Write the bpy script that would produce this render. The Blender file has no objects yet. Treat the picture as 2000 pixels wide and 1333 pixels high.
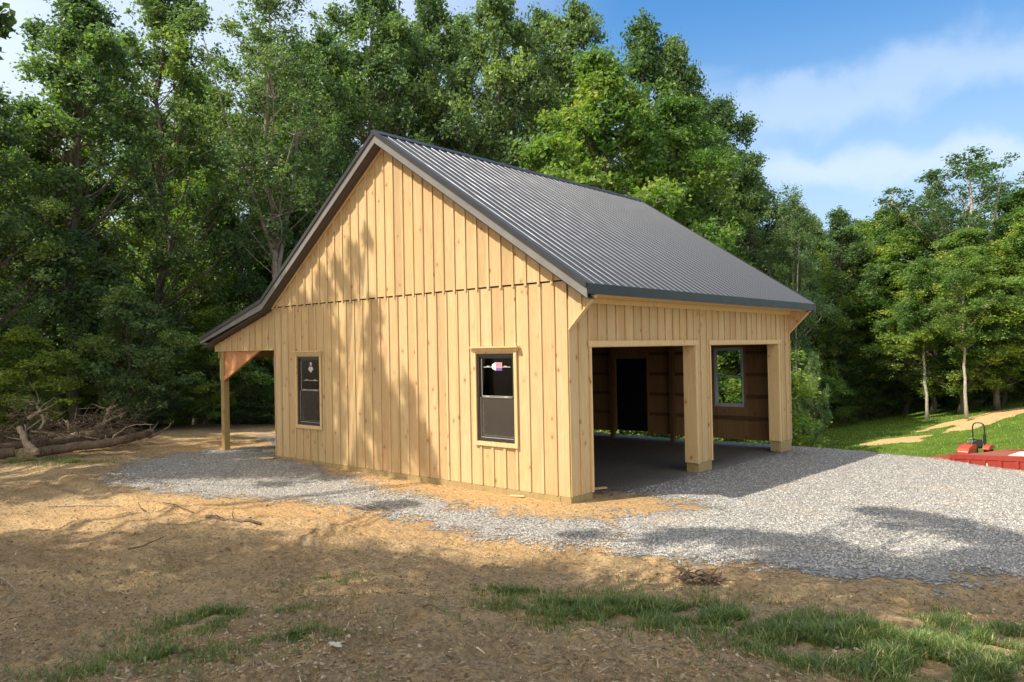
import bpy, math, random
import numpy as np
from mathutils import Vector, Matrix

# ------------------------------------------------------------------ camera
SC = bpy.context.scene
COL = SC.collection
CAM = np.array([7.158, -9.53, 2.351]); YAW, PITCH, ROLL, FPX = 0.7187, 0.0118, -0.0192, 1465.8
Fv = np.array([-math.sin(YAW)*math.cos(PITCH), math.cos(YAW)*math.cos(PITCH), math.sin(PITCH)])
R0 = np.array([math.cos(YAW), math.sin(YAW), 0.0]); U0 = np.cross(R0, Fv)
Rv = R0*math.cos(ROLL)+U0*math.sin(ROLL); Uv = -R0*math.sin(ROLL)+U0*math.cos(ROLL)
cam = bpy.data.objects.new('camera', bpy.data.cameras.new('camera')); COL.objects.link(cam)
cam.matrix_world = Matrix(((Rv[0], Uv[0], -Fv[0], CAM[0]), (Rv[1], Uv[1], -Fv[1], CAM[1]), (Rv[2], Uv[2], -Fv[2], CAM[2]), (0, 0, 0, 1)))
cam.data.sensor_width = 36; cam.data.lens = 36*FPX/2000; cam.data.clip_end = 2000; cam.data.clip_start = .05
SC.camera = cam

# ------------------------------------------------------------------ light
SUN = np.array([0.516, 1.0, -1.437]); SUNT = SUN/np.linalg.norm(SUN)      # the way the light travels
EL = math.asin(-SUNT[2]); ROTZ = math.atan2(-SUN[0], -SUN[1])
world = bpy.data.worlds.new('World'); SC.world = world; world.use_nodes = True
nt = world.node_tree; nt.nodes.clear()
def N(t, typ, **k):
    n = t.nodes.new(typ)
    for a, b in k.items(): setattr(n, a, b)
    return n
def setin(n, **k):
    for a, b in k.items():
        n.inputs[a.replace('_', ' ')].default_value = b
    return n
wo = N(nt, 'ShaderNodeOutputWorld'); bg = N(nt, 'ShaderNodeBackground'); bg.inputs[1].default_value = 0.12
sky = N(nt, 'ShaderNodeTexSky', sky_type='NISHITA', sun_disc=False, sun_elevation=EL, sun_rotation=ROTZ, air_density=1.25, dust_density=.5, ozone_density=2.2)
tc = N(nt, 'ShaderNodeTexCoord')
mp = N(nt, 'ShaderNodeMapping'); mp.inputs['Scale'].default_value = (1.0, 1.0, 3.4); mp.inputs['Rotation'].default_value = (0.10, 0.30, 0.5); mp.inputs['Location'].default_value = (1.35, 0.4, 0.2)
nz = N(nt, 'ShaderNodeTexNoise'); nz.inputs['Scale'].default_value = 1.35; nz.inputs['Detail'].default_value = 7; nz.inputs['Roughness'].default_value = .52; nz.inputs['Distortion'].default_value = .25
cr = N(nt, 'ShaderNodeValToRGB'); cr.color_ramp.elements[0].position = .50; cr.color_ramp.elements[1].position = .78
cr.color_ramp.elements[0].color = (0, 0, 0, 1); cr.color_ramp.elements[1].color = (.85, .85, .85, 1)
hs = N(nt, 'ShaderNodeHueSaturation'); hs.inputs['Saturation'].default_value = 1.25; hs.inputs['Value'].default_value = 1.0
mx = N(nt, 'ShaderNodeMixRGB'); mx.inputs[2].default_value = (4.6, 5.3, 6.3, 1)
L_ = nt.links.new
L_(tc.outputs['Generated'], mp.inputs[0]); L_(mp.outputs[0], nz.inputs['Vector']); L_(nz.outputs[0], cr.inputs[0])
L_(sky.outputs[0], hs.inputs['Color']); tn_ = N(nt, 'ShaderNodeMixRGB', blend_type='MULTIPLY'); tn_.inputs[0].default_value = 1; tn_.inputs[2].default_value = (.72, .93, 1.06, 1); L_(hs.outputs[0], tn_.inputs[1]); L_(tn_.outputs[0], mx.inputs[1]); L_(cr.outputs[0], mx.inputs[0])
# paler air towards the horizon
sx = N(nt, 'ShaderNodeSeparateXYZ'); L_(tc.outputs['Generated'], sx.inputs[0])
hz = N(nt, 'ShaderNodeMapRange', interpolation_type='SMOOTHSTEP'); hz.inputs[1].default_value = .42; hz.inputs[2].default_value = .10; hz.inputs[3].default_value = 0; hz.inputs[4].default_value = .72; L_(sx.outputs[2], hz.inputs[0])
mx3 = N(nt, 'ShaderNodeMixRGB'); mx3.inputs[2].default_value = (3.5, 4.35, 5.3, 1); L_(hz.outputs[0], mx3.inputs[0]); L_(tn_.outputs[0], mx3.inputs[1]); L_(mx3.outputs[0], mx.inputs[1])
# unseen bright cloud bank behind the camera, added to lift the shade
dp = N(nt, 'ShaderNodeVectorMath', operation='DOT_PRODUCT'); dp.inputs[1].default_value = (-.02, -1, 0); L_(tc.outputs['Generated'], dp.inputs[0])
mr = N(nt, 'ShaderNodeMapRange', interpolation_type='SMOOTHSTEP'); mr.inputs[1].default_value = -.35; mr.inputs[2].default_value = .3; mr.inputs[4].default_value = .9; L_(dp.outputs['Value'], mr.inputs[0])
def band(pa_, pb_, wd, amt):
    a_, b_ = ray_(*pa_), ray_(*pb_); nn = np.cross(a_, b_); nn = nn/np.linalg.norm(nn); md = (a_+b_)/2; md = md/np.linalg.norm(md); half = math.acos(min(1, float(a_@b_)))/2
    d1 = N(nt, 'ShaderNodeVectorMath', operation='DOT_PRODUCT'); d1.inputs[1].default_value = tuple(nn); L_(tc.outputs['Generated'], d1.inputs[0])
    nb = N(nt, 'ShaderNodeTexNoise'); nb.inputs['Scale'].default_value = 8.5; nb.inputs['Detail'].default_value = 6; nb.inputs['Roughness'].default_value = .55; L_(tc.outputs['Generated'], nb.inputs['Vector'])
    o1 = N(nt, 'ShaderNodeMath', operation='MULTIPLY_ADD'); o1.inputs[1].default_value = .13; o1.inputs[2].default_value = -.065; L_(nb.outputs[0], o1.inputs[0])
    o2 = N(nt, 'ShaderNodeMath', operation='ADD'); L_(d1.outputs['Value'], o2.inputs[0]); L_(o1.outputs[0], o2.inputs[1])
    o3 = N(nt, 'ShaderNodeMath', operation='ABSOLUTE'); L_(o2.outputs[0], o3.inputs[0])
    m1 = N(nt, 'ShaderNodeMapRange', interpolation_type='SMOOTHSTEP'); m1.inputs[1].default_value = wd; m1.inputs[2].default_value = wd*.1; m1.inputs[3].default_value = 0; m1.inputs[4].default_value = amt; L_(o3.outputs[0], m1.inputs[0])
    d2 = N(nt, 'ShaderNodeVectorMath', operation='DOT_PRODUCT'); d2.inputs[1].default_value = tuple(md); L_(tc.outputs['Generated'], d2.inputs[0])
    m2 = N(nt, 'ShaderNodeMapRange', interpolation_type='SMOOTHSTEP'); m2.inputs[1].default_value = math.cos(half*1.25); m2.inputs[2].default_value = math.cos(half*.8); L_(d2.outputs['Value'], m2.inputs[0])
    o4 = N(nt, 'ShaderNodeMath', operation='MULTIPLY'); L_(m1.outputs[0], o4.inputs[0]); L_(m2.outputs[0], o4.inputs[1]); return o4.outputs[0]
def ray_(u, v): d = Fv+Rv*(u-1000)/FPX+Uv*(666.5-v)/FPX; return d/np.linalg.norm(d)
BANDS = [band((1400, 240), (2300, 30), .046, .42), band((1500, 185), (1800, 150), .03, .4), band((1480, 330), (2300, 330), .035, .6), band((-300, 150), (420, -20), .08, .7)]
dl = N(nt, 'ShaderNodeVectorMath', operation='DOT_PRODUCT'); dl.inputs[1].default_value = (-.83, .26, .49); L_(tc.outputs['Generated'], dl.inputs[0])
ml = N(nt, 'ShaderNodeMapRange', interpolation_type='SMOOTHSTEP'); ml.inputs[1].default_value = .80; ml.inputs[2].default_value = .97; ml.inputs[4].default_value = .85; L_(dl.outputs['Value'], ml.inputs[0])
ma_ = N(nt, 'ShaderNodeMath', operation='MAXIMUM'); L_(cr.outputs[0], ma_.inputs[0]); L_(ml.outputs[0], ma_.inputs[1]); src_ = ma_.outputs[0]
for b_ in BANDS:
    mm = N(nt, 'ShaderNodeMath', operation='MAXIMUM'); L_(src_, mm.inputs[0]); L_(b_, mm.inputs[1]); src_ = mm.outputs[0]
L_(src_, mx.inputs[0])
mx2 = N(nt, 'ShaderNodeMixRGB'); mx2.inputs[2].default_value = (10.2, 9.9, 9.2, 1); L_(mr.outputs[0], mx2.inputs[0]); L_(mx.outputs[0], mx2.inputs[1]); L_(mx2.outputs[0], bg.inputs[0]); L_(bg.outputs[0], wo.inputs[0])
sun = bpy.data.objects.new('sun', bpy.data.lights.new('sun', 'SUN')); COL.objects.link(sun)
sun.data.energy = 4.8; sun.data.angle = math.radians(.5); sun.data.color = (1, .92, .78)
sun.rotation_euler = Vector(SUNT).to_track_quat('-Z', 'Y').to_euler()
SC.view_settings.view_transform = 'Standard'; SC.view_settings.look = 'None'; SC.view_settings.exposure = 0.6; SC.view_settings.gamma = 1
SC.render.engine = 'CYCLES'; SC.cycles.use_denoising = True
SC.cycles.max_bounces = 7; SC.cycles.diffuse_bounces = 4; SC.cycles.transparent_max_bounces = 12
rng = np.random.default_rng(7)

# ------------------------------------------------------------------ helpers
def tag(o, label=None, cat=None, group=None, kind=None):
    if label: o['label'] = label
    if cat: o['category'] = cat
    if group: o['group'] = group
    if kind: o['kind'] = kind
    return o
def np_mesh(name, V, F, mat, smooth=False, attrs=None, nper=None, uniform=True):
    me = bpy.data.meshes.new(name); V = np.asarray(V, np.float32)
    if uniform:
        F = np.asarray(F, np.int32); k = F.shape[1]; n = len(F)
        me.vertices.add(len(V)); me.vertices.foreach_set('co', V.ravel())
        me.loops.add(n*k); me.loops.foreach_set('vertex_index', F.ravel())
        me.polygons.add(n); me.polygons.foreach_set('loop_start', np.arange(0, n*k, k, dtype=np.int32))
        me.polygons.foreach_set('use_smooth', np.full(n, smooth, dtype=bool))
    else:
        me.from_pydata([tuple(map(float, v)) for v in V], [], F)
        me.polygons.foreach_set('use_smooth', np.full(len(F), smooth, dtype=bool))
    for an, arr in (attrs or {}).items():
        a = me.attributes.new(an, 'FLOAT', 'POINT'); a.data.foreach_set('value', np.asarray(arr, np.float32))
    me.update(calc_edges=True)
    if mat: me.materials.append(mat)
    return me
def link(name, me, parent=None, loc=None):
    o = bpy.data.objects.new(name, me); COL.objects.link(o)
    if parent: o.parent = parent
    if loc is not None: o.location = loc
    return o
def empty(name, loc=(0, 0, 0)):
    o = bpy.data.objects.new(name, None); COL.objects.link(o); o.location = loc; return o
def ray(u, v): return Fv+Rv*(u-1000)/FPX+Uv*(666.5-v)/FPX
def atd(u, v, D): d = ray(u, v); return CAM+d*D/math.hypot(d[0], d[1])

def _hash(ix, iy, s):
    n = (ix.astype(np.int64)*374761393+iy.astype(np.int64)*668265263+s*1442695041) & 0x7fffffff
    n = ((n ^ (n >> 13))*1274126177) & 0x7fffffff
    return ((n ^ (n >> 16)) & 0xffff)/65535.0
def vnoise(x, y, s=0):
    ix = np.floor(x); iy = np.floor(y); fx = x-ix; fy = y-iy
    fx = fx*fx*(3-2*fx); fy = fy*fy*(3-2*fy)
    a = _hash(ix, iy, s); b = _hash(ix+1, iy, s); c = _hash(ix, iy+1, s); d = _hash(ix+1, iy+1, s)
    return (a*(1-fx)+b*fx)*(1-fy)+(c*(1-fx)+d*fx)*fy-.5
def fbm(x, y, s=0, o=4):
    r = 0; a = 1.
    for i in range(o): r = r+a*vnoise(x*2**i+i*17.3, y*2**i-i*9.1, s+i); a *= .5
    return r
def sm(t): t = np.clip(t, 0, 1); return t*t*(3-2*t)

class MB:                        # collects solid pieces into one mesh
    def __init__(s): s.V = []; s.F = []
    def hexa(s, pts):            # 8 points: bottom 4 counter-clockwise, top 4
        n = len(s.V); s.V += [tuple(map(float, p)) for p in pts]
        s.F += [(n+3, n+2, n+1, n), (n+4, n+5, n+6, n+7), (n, n+1, n+5, n+4), (n+1, n+2, n+6, n+5), (n+2, n+3, n+7, n+6), (n+3, n, n+4, n+7)]
    def box(s, x0, x1, y0, y1, z0, z1):
        s.hexa([(x0, y0, z0), (x1, y0, z0), (x1, y1, z0), (x0, y1, z0), (x0, y0, z1), (x1, y0, z1), (x1, y1, z1), (x0, y1, z1)])
    def prism(s, poly, f0, f1):  # poly: 2-D points; f0/f1 map a 2-D point to 3-D on either face
        n = len(s.V); k = len(poly)
        s.V += [tuple(map(float, f0(*p))) for p in poly]+[tuple(map(float, f1(*p))) for p in poly]
        s.F += [tuple(range(n, n+k)), tuple(range(n+2*k-1, n+k-1, -1))]+[(n+i, n+(i+1) % k, n+k+(i+1) % k, n+k+i) for i in range(k)]
    def tube(s, pts, rad, seg=8, cap=True):
        P = [np.array(p, float) for p in pts]; n0 = len(s.V); prev = None
        for i, p in enumerate(P):
            t = P[min(i+1, len(P)-1)]-P[max(i-1, 0)]; t = t/(np.linalg.norm(t)+1e-9)
            if prev is None:
                a = np.array([0, 0, 1.]) if abs(t[2]) < .9 else np.array([1., 0, 0])
                prev = np.cross(t, a)
            prev = prev-t*(prev@t); prev = prev/np.linalg.norm(prev); b = np.cross(t, prev)
            r = rad[i] if hasattr(rad, '__len__') else rad
            for k in range(seg):
                an = 2*math.pi*k/seg; s.V.append(tuple(p+r*(prev*math.cos(an)+b*math.sin(an))))
        for i in range(len(P)-1):
            for k in range(seg):
                a = n0+i*seg+k; b2 = n0+i*seg+(k+1) % seg; s.F.append((a, b2, b2+seg, a+seg))
        if cap:
            s.F.append(tuple(n0+k for k in range(seg))[::-1]); m = n0+(len(P)-1)*seg; s.F.append(tuple(m+k for k in range(seg)))
    def mesh(s, name, mat, smooth=False): return np_mesh(name, s.V, s.F, mat, smooth, uniform=False)
    def build(s, name, mat, parent=None, smooth=False, bevel=0):
        o = link(name, s.mesh(name, mat, smooth), parent)
        if bevel:
            m = o.modifiers.new('bevel', 'BEVEL'); m.width = bevel; m.segments = 2; m.limit_method = 'ANGLE'
        return o

# ------------------------------------------------------------------ materials
def new_mat(name):
    m = bpy.data.materials.new(name); m.use_nodes = True; t = m.node_tree; t.nodes.clear()
    out = N(t, 'ShaderNodeOutputMaterial'); b = N(t, 'ShaderNodeBsdfPrincipled'); t.links.new(b.outputs[0], out.inputs[0])
    return m, t, b, out
def ramp(t, src, stops):
    r = N(t, 'ShaderNodeValToRGB'); e = r.color_ramp.elements
    while len(e) < len(stops): e.new(.5)
    for el, (p, c) in zip(e, stops):
        el.position = p; el.color = (c[0], c[1], c[2], 1) if hasattr(c, '__len__') else (c, c, c, 1)
    t.links.new(src, r.inputs[0]); return r.outputs[0]
def noise(t, vec, scale, detail=4, rough=.55, dist=0):
    n = N(t, 'ShaderNodeTexNoise'); setin(n, Scale=scale, Detail=detail, Roughness=rough, Distortion=dist)
    if vec is not None: t.links.new(vec, n.inputs['Vector'])
    return n.outputs[0]
def mapping(t, vec, scale=(1, 1, 1), loc=None):
    m = N(t, 'ShaderNodeMapping'); m.inputs['Scale'].default_value = scale
    t.links.new(vec, m.inputs[0])
    if loc is not None: t.links.new(loc, m.inputs['Location'])
    return m.outputs[0]
def mixc(t, fac, a, b, mode='MIX'):
    m = N(t, 'ShaderNodeMixRGB', blend_type=mode)
    for i, x in ((0, fac), (1, a), (2, b)):
        if isinstance(x, (int, float)): m.inputs[i].default_value = x
        elif isinstance(x, tuple): m.inputs[i].default_value = (x[0], x[1], x[2], 1)
        else: t.links.new(x, m.inputs[i])
    return m.outputs[0]
def math_(t, op, a, b=0.0):
    m = N(t, 'ShaderNodeMath', operation=op)
    for i, x in ((0, a), (1, b)):
        if isinstance(x, (int, float)): m.inputs[i].default_value = x
        else: t.links.new(x, m.inputs[i])
    return m.outputs[0]
def bump(t, b, h, strength=.4, dist=.02):
    n = N(t, 'ShaderNodeBump'); setin(n, Strength=strength, Distance=dist)
    t.links.new(h, n.inputs['Height']); t.links.new(n.outputs[0], b.inputs['Normal']); return n
def objco(t): return N(t, 'ShaderNodeTexCoord').outputs['Object']
def attr(t, name):
    a = N(t, 'ShaderNodeAttribute'); a.attribute_name = name; return a.outputs['Fac']

def wood_mat(name, light, dark, knot=(.16, .06, .02), grain=(9, 9, .45), rough=.62, var=.55, stain=0.25):
    m, t, b, out = new_mat(name)
    g = N(t, 'ShaderNodeNewGeometry'); isl = g.outputs['Random Per Island']; co = objco(t)
    cb = N(t, 'ShaderNodeCombineXYZ'); s1 = math_(t, 'MULTIPLY', isl, 37.0); s2 = math_(t, 'MULTIPLY', isl, 61.0)
    t.links.new(s1, cb.inputs[0]); t.links.new(s1, cb.inputs[1]); t.links.new(s2, cb.inputs[2])
    v = mapping(t, co, (1, 1, 1), cb.outputs[0])
    gv = mapping(t, v, grain)
    n1 = noise(t, gv, 3.0, 6, .6, .8)
    n2 = noise(t, mapping(t, v, (26, 26, 1.2)), 4.0, 3, .6, .3)
    n3 = noise(t, mapping(t, v, (2, 2, .8)), 1.2, 2)
    c = ramp(t, n1, [(.3, dark), (.62, light)])
    c = mixc(t, ramp(t, n2, [(.42, .28), (.62, 0.0)]), c, tuple(x*.62 for x in dark))
    c = mixc(t, ramp(t, n3, [(.45, 0.0), (.72, stain)]), c, (dark[0]*1.0, dark[1]*.72, dark[2]*.55))
    # per-board tone
    tone = ramp(t, isl, [(0, (1-.36*var, 1-.44*var, 1-.55*var)), (.35, (1, .96, .86)), (.65, (1.0, 1.0, 1.0)), (1, (1-.12*var, 1-.26*var, 1-.42*var))])
    c = mixc(t, 1.0, c, tone, 'MULTIPLY')
    # knots: rare round cells
    vo = N(t, 'ShaderNodeTexVoronoi'); setin(vo, Scale=3.6, Randomness=1.0)
    t.links.new(mapping(t, v, (1.15, 1.15, .8)), vo.inputs['Vector'])
    kd = ramp(t, vo.outputs['Distance'], [(.065, 1.0), (.115, .0)])
    c = mixc(t, math_(t, 'MULTIPLY', kd, .8), c, knot)
    ring = ramp(t, vo.outputs['Distance'], [(.10, .6), (.26, .0)])
    c = mixc(t, math_(t, 'MULTIPLY', ring, .55), c, (dark[0]*.85, dark[1]*.55, dark[2]*.4))
    t.links.new(c, b.inputs['Base Color']); setin(b, Roughness=rough); b.inputs['Specular IOR Level'].default_value = .3
    bump(t, b, n2, .25, .004)
    return m
M_SIDING = wood_mat('pine_siding', (.64, .485, .275), (.535, .38, .20))
M_TRIM = wood_mat('pine_trim', (.74, .54, .29), (.62, .42, .2), var=.2, stain=.05)
M_TREATED = wood_mat('treated_lumber', (.42, .32, .15), (.30, .22, .10), var=.4)
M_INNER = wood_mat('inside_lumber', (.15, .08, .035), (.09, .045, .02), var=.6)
M_SHADE_BACKS = wood_mat('shade_toned_board_backs', (.29, .175, .085), (.20, .115, .052), var=.5)  # darker than the siding: interior shade put into the colour
M_GUSSET = wood_mat('reddish_panel', (.62, .30, .14), (.48, .21, .09), var=.3)

def metal_mat(name, col, rough=.35, coat=.0, nscale=3, spec=.5):
    m, t, b, out = new_mat(name); co = objco(t); n = noise(t, co, nscale, 5, .6)
    c = ramp(t, n, [(.3, tuple(x*.88 for x in col)), (.7, tuple(min(x*1.1, 1) for x in col))])
    t.links.new(c, b.inputs['Base Color']); r = ramp(t, n, [(.3, rough*.85), (.7, rough*1.2)]); t.links.new(r, b.inputs['Roughness'])
    b.inputs['Specular IOR Level'].default_value = spec
    nb = noise(t, co, 1.3, 2); bump(t, b, nb, .15, .02); return m
M_ROOF = metal_mat('charcoal_roof_steel', (.050, .053, .060), .44, spec=.40)
M_DRIP = metal_mat('dark_trim_steel', (.028, .028, .030), .45)
M_FASCIA = metal_mat('grey_fascia_steel', (.175, .165, .155), .5)
M_SOFFIT = metal_mat('dark_soffit', (.07, .055, .05), .6)
M_VINYL = metal_mat('dark_bronze_vinyl', (.028, .024, .022), .4)
M_VINYL_IN = metal_mat('pale_grey_vinyl', (.40, .45, .46), .45)
M_SPACER = metal_mat('pale_window_spacer', (.5, .47, .42), .4)
M_BLACK = metal_mat('black_door_paint', (.006, .006, .007), .7, spec=.15)
M_RED = metal_mat('red_paint', (.30, .042, .034), .45, nscale=5)
M_REDDK = metal_mat('weathered_red_paint', (.36, .07, .05), .65, nscale=4)
M_TRACTOR = metal_mat('tractor_orange_red', (.48, .065, .035), .35)
M_STEELBLK = metal_mat('black_steel', (.02, .022, .022), .45)
M_WHITE = metal_mat('white_paint', (.75, .74, .7), .5)
M_RUBBER = metal_mat('rubber', (.018, .018, .018), .85, spec=.2)
M_PURPLE = metal_mat('purple_print', (.16, .10, .38), .5)
M_PINK = metal_mat('pink_print', (.62, .30, .34), .5)
M_DECK = wood_mat('trailer_planks', (.34, .13, .09), (.22, .08, .055), var=.4)
M_CLODLEAF = metal_mat('pale_leaf', (.55, .52, .36), .6, nscale=30)

def glass_mat():
    m, t, b, out = new_mat('window_glass'); t.nodes.remove(b)
    tr = N(t, 'ShaderNodeBsdfTransparent'); tr.inputs[0].default_value = (.82, .86, .84, 1)
    gl = N(t, 'ShaderNodeBsdfGlossy'); gl.inputs['Roughness'].default_value = .015
    fr = N(t, 'ShaderNodeFresnel'); fr.inputs[0].default_value = 1.5
    f2 = math_(t, 'MULTIPLY', fr.outputs[0], 2.2)
    mx = N(t, 'ShaderNodeMixShader'); t.links.new(f2, mx.inputs[0]); t.links.new(tr.outputs[0], mx.inputs[1]); t.links.new(gl.outputs[0], mx.inputs[2])
    t.links.new(mx.outputs[0], out.inputs[0]); return m
M_GLASS = glass_mat()
def screen_mat():
    m, t, b, out = new_mat('insect_screen'); t.nodes.remove(b)
    tr = N(t, 'ShaderNodeBsdfTransparent'); d = N(t, 'ShaderNodeBsdfDiffuse'); d.inputs[0].default_value = (.11, .095, .08, 1)
    mx = N(t, 'ShaderNodeMixShader'); mx.inputs[0].default_value = .34
    t.links.new(tr.outputs[0], mx.inputs[1]); t.links.new(d.outputs[0], mx.inputs[2]); t.links.new(mx.outputs[0], out.inputs[0]); return m
M_SCREEN = screen_mat()

def leaf_mat(name, dark, light, yellow, trans=.42):
    m, t, b, out = new_mat(name)
    tone = attr(t, 'tone'); oi = N(t, 'ShaderNodeObjectInfo')
    c = ramp(t, tone, [(.0, dark), (.55, light), (1.0, yellow)])
    h = N(t, 'ShaderNodeHueSaturation'); t.links.new(c, h.inputs['Color'])
    hv = N(t, 'ShaderNodeMapRange'); t.links.new(oi.outputs['Random'], hv.inputs[0]); hv.inputs[3].default_value = .485; hv.inputs[4].default_value = .515
    vv = N(t, 'ShaderNodeMapRange'); t.links.new(oi.outputs['Random'], vv.inputs[0]); vv.inputs[3].default_value = 1.12; vv.inputs[4].default_value = .85
    t.links.new(hv.outputs[0], h.inputs['Hue']); t.links.new(vv.outputs[0], h.inputs['Value'])
    t.links.new(h.outputs[0], b.inputs['Base Color']); setin(b, Roughness=.47); b.inputs['Specular IOR Level'].default_value = .45
    tl = N(t, 'ShaderNodeBsdfTranslucent'); hc = N(t, 'ShaderNodeMixRGB', blend_type='MULTIPLY'); hc.inputs[0].default_value = 1
    t.links.new(h.outputs[0], hc.inputs[1]); hc.inputs[2].default_value = (1.5, 1.7, .55, 1); t.links.new(hc.outputs[0], tl.inputs[0])
    mx = N(t, 'ShaderNodeMixShader'); mx.inputs[0].default_value = trans
    t.links.new(b.outputs[0], mx.inputs[1]); t.links.new(tl.outputs[0], mx.inputs[2]); t.links.new(mx.outputs[0], out.inputs[0]); return m
M_LEAF = leaf_mat('leaves_green', (.052, .098, .046), (.125, .20, .088), (.23, .31, .085))
M_LEAFY = leaf_mat('leaves_yellow_green', (.065, .135, .034), (.16, .25, .06), (.31, .35, .065), .46)
M_LEAFB = leaf_mat('leaves_pale', (.06, .11, .05), (.125, .20, .085), (.21, .26, .11))
def grass_mat():
    m, t, b, out = new_mat('grass_blades'); tone = attr(t, 'tone')
    c = ramp(t, tone, [(.0, (.045, .085, .018)), (.5, (.11, .17, .035)), (.8, (.22, .27, .07)), (1., (.46, .40, .20))])
    t.links.new(c, b.inputs['Base Color']); setin(b, Roughness=.5)
    tl = N(t, 'ShaderNodeBsdfTranslucent'); t.links.new(mixc(t, 1.0, c, (1.5, 1.6, .8), 'MULTIPLY'), tl.inputs[0])
    mx = N(t, 'ShaderNodeMixShader'); mx.inputs[0].default_value = .35
    t.links.new(b.outputs[0], mx.inputs[1]); t.links.new(tl.outputs[0], mx.inputs[2]); t.links.new(mx.outputs[0], out.inputs[0]); return m
M_GRASS = grass_mat()
M_LAWN_SUNLIT = grass_mat(); M_LAWN_SUNLIT.name = 'sunlit_lawn_blades'  # brighter copy of the same grass, sunlight put into its colour
for _e, _c in zip([n for n in M_LAWN_SUNLIT.node_tree.nodes if n.type == 'VALTORGB'][0].color_ramp.elements, ((.13, .23, .03), (.21, .34, .045), (.29, .40, .07), (.38, .42, .14))): _e.color = (*_c, 1)
def bark_mat(name, a, b_, scale=1.0):
    m, t, b, out = new_mat(name); co = objco(t)
    n1 = noise(t, mapping(t, co, (7*scale, 7*scale, 1.6*scale)), 2.2, 7, .68, .6)
    n2 = noise(t, co, 1.1, 3)
    c = ramp(t, n1, [(.32, a), (.66, b_)])
    c = mixc(t, ramp(t, n2, [(.45, 0.0), (.7, .5)]), c, (b_[0]*1.25, b_[1]*1.25, b_[2]*1.2))
    t.links.new(c, b.inputs['Base Color']); setin(b, Roughness=.9); b.inputs['Specular IOR Level'].default_value = .15
    bump(t, b, n1, .8, .03); return m
M_BARK = bark_mat('bark', (.045, .036, .028), (.17, .145, .12))
M_BARKMID = bark_mat('grey_bark', (.10, .085, .07), (.30, .265, .225))
M_BARKPALE = bark_mat('pale_bark', (.20, .17, .135), (.50, .45, .38))
M_DEADWOOD = bark_mat('dead_wood', (.14, .10, .065), (.46, .37, .28), 2.0)
M_TWIG = bark_mat('twig_bark', (.045, .03, .02), (.19, .135, .095), 2.0)
M_LOG = bark_mat('log_bark', (.05, .035, .024), (.22, .165, .115), 1.5)

def ground_mat():
    m, t, b, out = new_mat('dirt_and_grass'); co = objco(t)
    n1 = noise(t, co, .55, 6, .6, .4); n2 = noise(t, co, 3.4, 7, .65, .2); n3 = noise(t, co, 26, 6, .72); n4 = noise(t, co, 110, 3, .7)
    n5 = noise(t, mapping(t, co, (.9, 5.0, 1)), 3.0, 6, .7, 1.2)
    c = ramp(t, n1, [(.36, (.42, .29, .145)), (.52, (.56, .41, .22)), (.68, (.68, .50, .27))])
    c = mixc(t, ramp(t, n2, [(.45, 0.0), (.66, .6)]), c, (.48, .39, .25))
    c = mixc(t, ramp(t, n5, [(.52, 0.0), (.68, .45)]), c, (.17, .105, .06))
    c = mixc(t, attr(t, 'orange'), c, (.70, .45, .205))
    c = mixc(t, ramp(t, n3, [(.36, .75), (.52, 0.0)]), c, (.15, .105, .06))
    c = mixc(t, ramp(t, n3, [(.58, .0), (.74, .5)]), c, (.62, .50, .33))
    c = mixc(t, ramp(t, n4, [(.55, 0.0), (.70, .55)]), c, (.14, .095, .06))
    n6 = noise(t, mapping(t, co, (7.5, 9.5, 1)), 1.0, 7, .78, .8)
    c = mixc(t, ramp(t, n6, [(.50, 0.0), (.64, .55)]), c, (.24, .17, .095))
    c = mixc(t, ramp(t, n6, [(.30, .5), (.42, 0.0)]), c, (.62, .50, .33))
    c = mixc(t, 1.0, c, (1.40, 1.33, 1.30), 'MULTIPLY')
    g1 = ramp(t, noise(t, co, 1.1, 6, .6), [(.3, (.09, .155, .022)), (.55, (.15, .235, .032)), (.75, (.24, .30, .05))])
    g1 = mixc(t, ramp(t, noise(t, co, 9, 5, .7), [(.4, .5), (.6, 0.0)]), g1, (.055, .105, .018))
    gm = math_(t, 'ADD', attr(t, 'grass'), math_(t, 'MULTIPLY', math_(t, 'SUBTRACT', noise(t, co, 2.6, 6, .7), .5), 1.3))
    c = mixc(t, ramp(t, gm, [(.42, 0.0), (.58, 1.0)]), c, g1)
    lit = ramp(t, n2, [(.3, (.045, .035, .018)), (.7, (.10, .075, .04))])
    c = mixc(t, attr(t, 'litter'), c, lit)
    t.links.new(c, b.inputs['Base Color']); setin(b, Roughness=.95); b.inputs['Specular IOR Level'].default_value = .1
    h = math_(t, 'ADD', math_(t, 'MULTIPLY', n3, .7), math_(t, 'MULTIPLY', n4, .4)); h = math_(t, 'ADD', h, math_(t, 'MULTIPLY', n5, .6))
    h = math_(t, 'ADD', h, math_(t, 'MULTIPLY', n6, -1.1)); bump(t, b, h, 1.0, .085); return m
M_GROUND = ground_mat()
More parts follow.
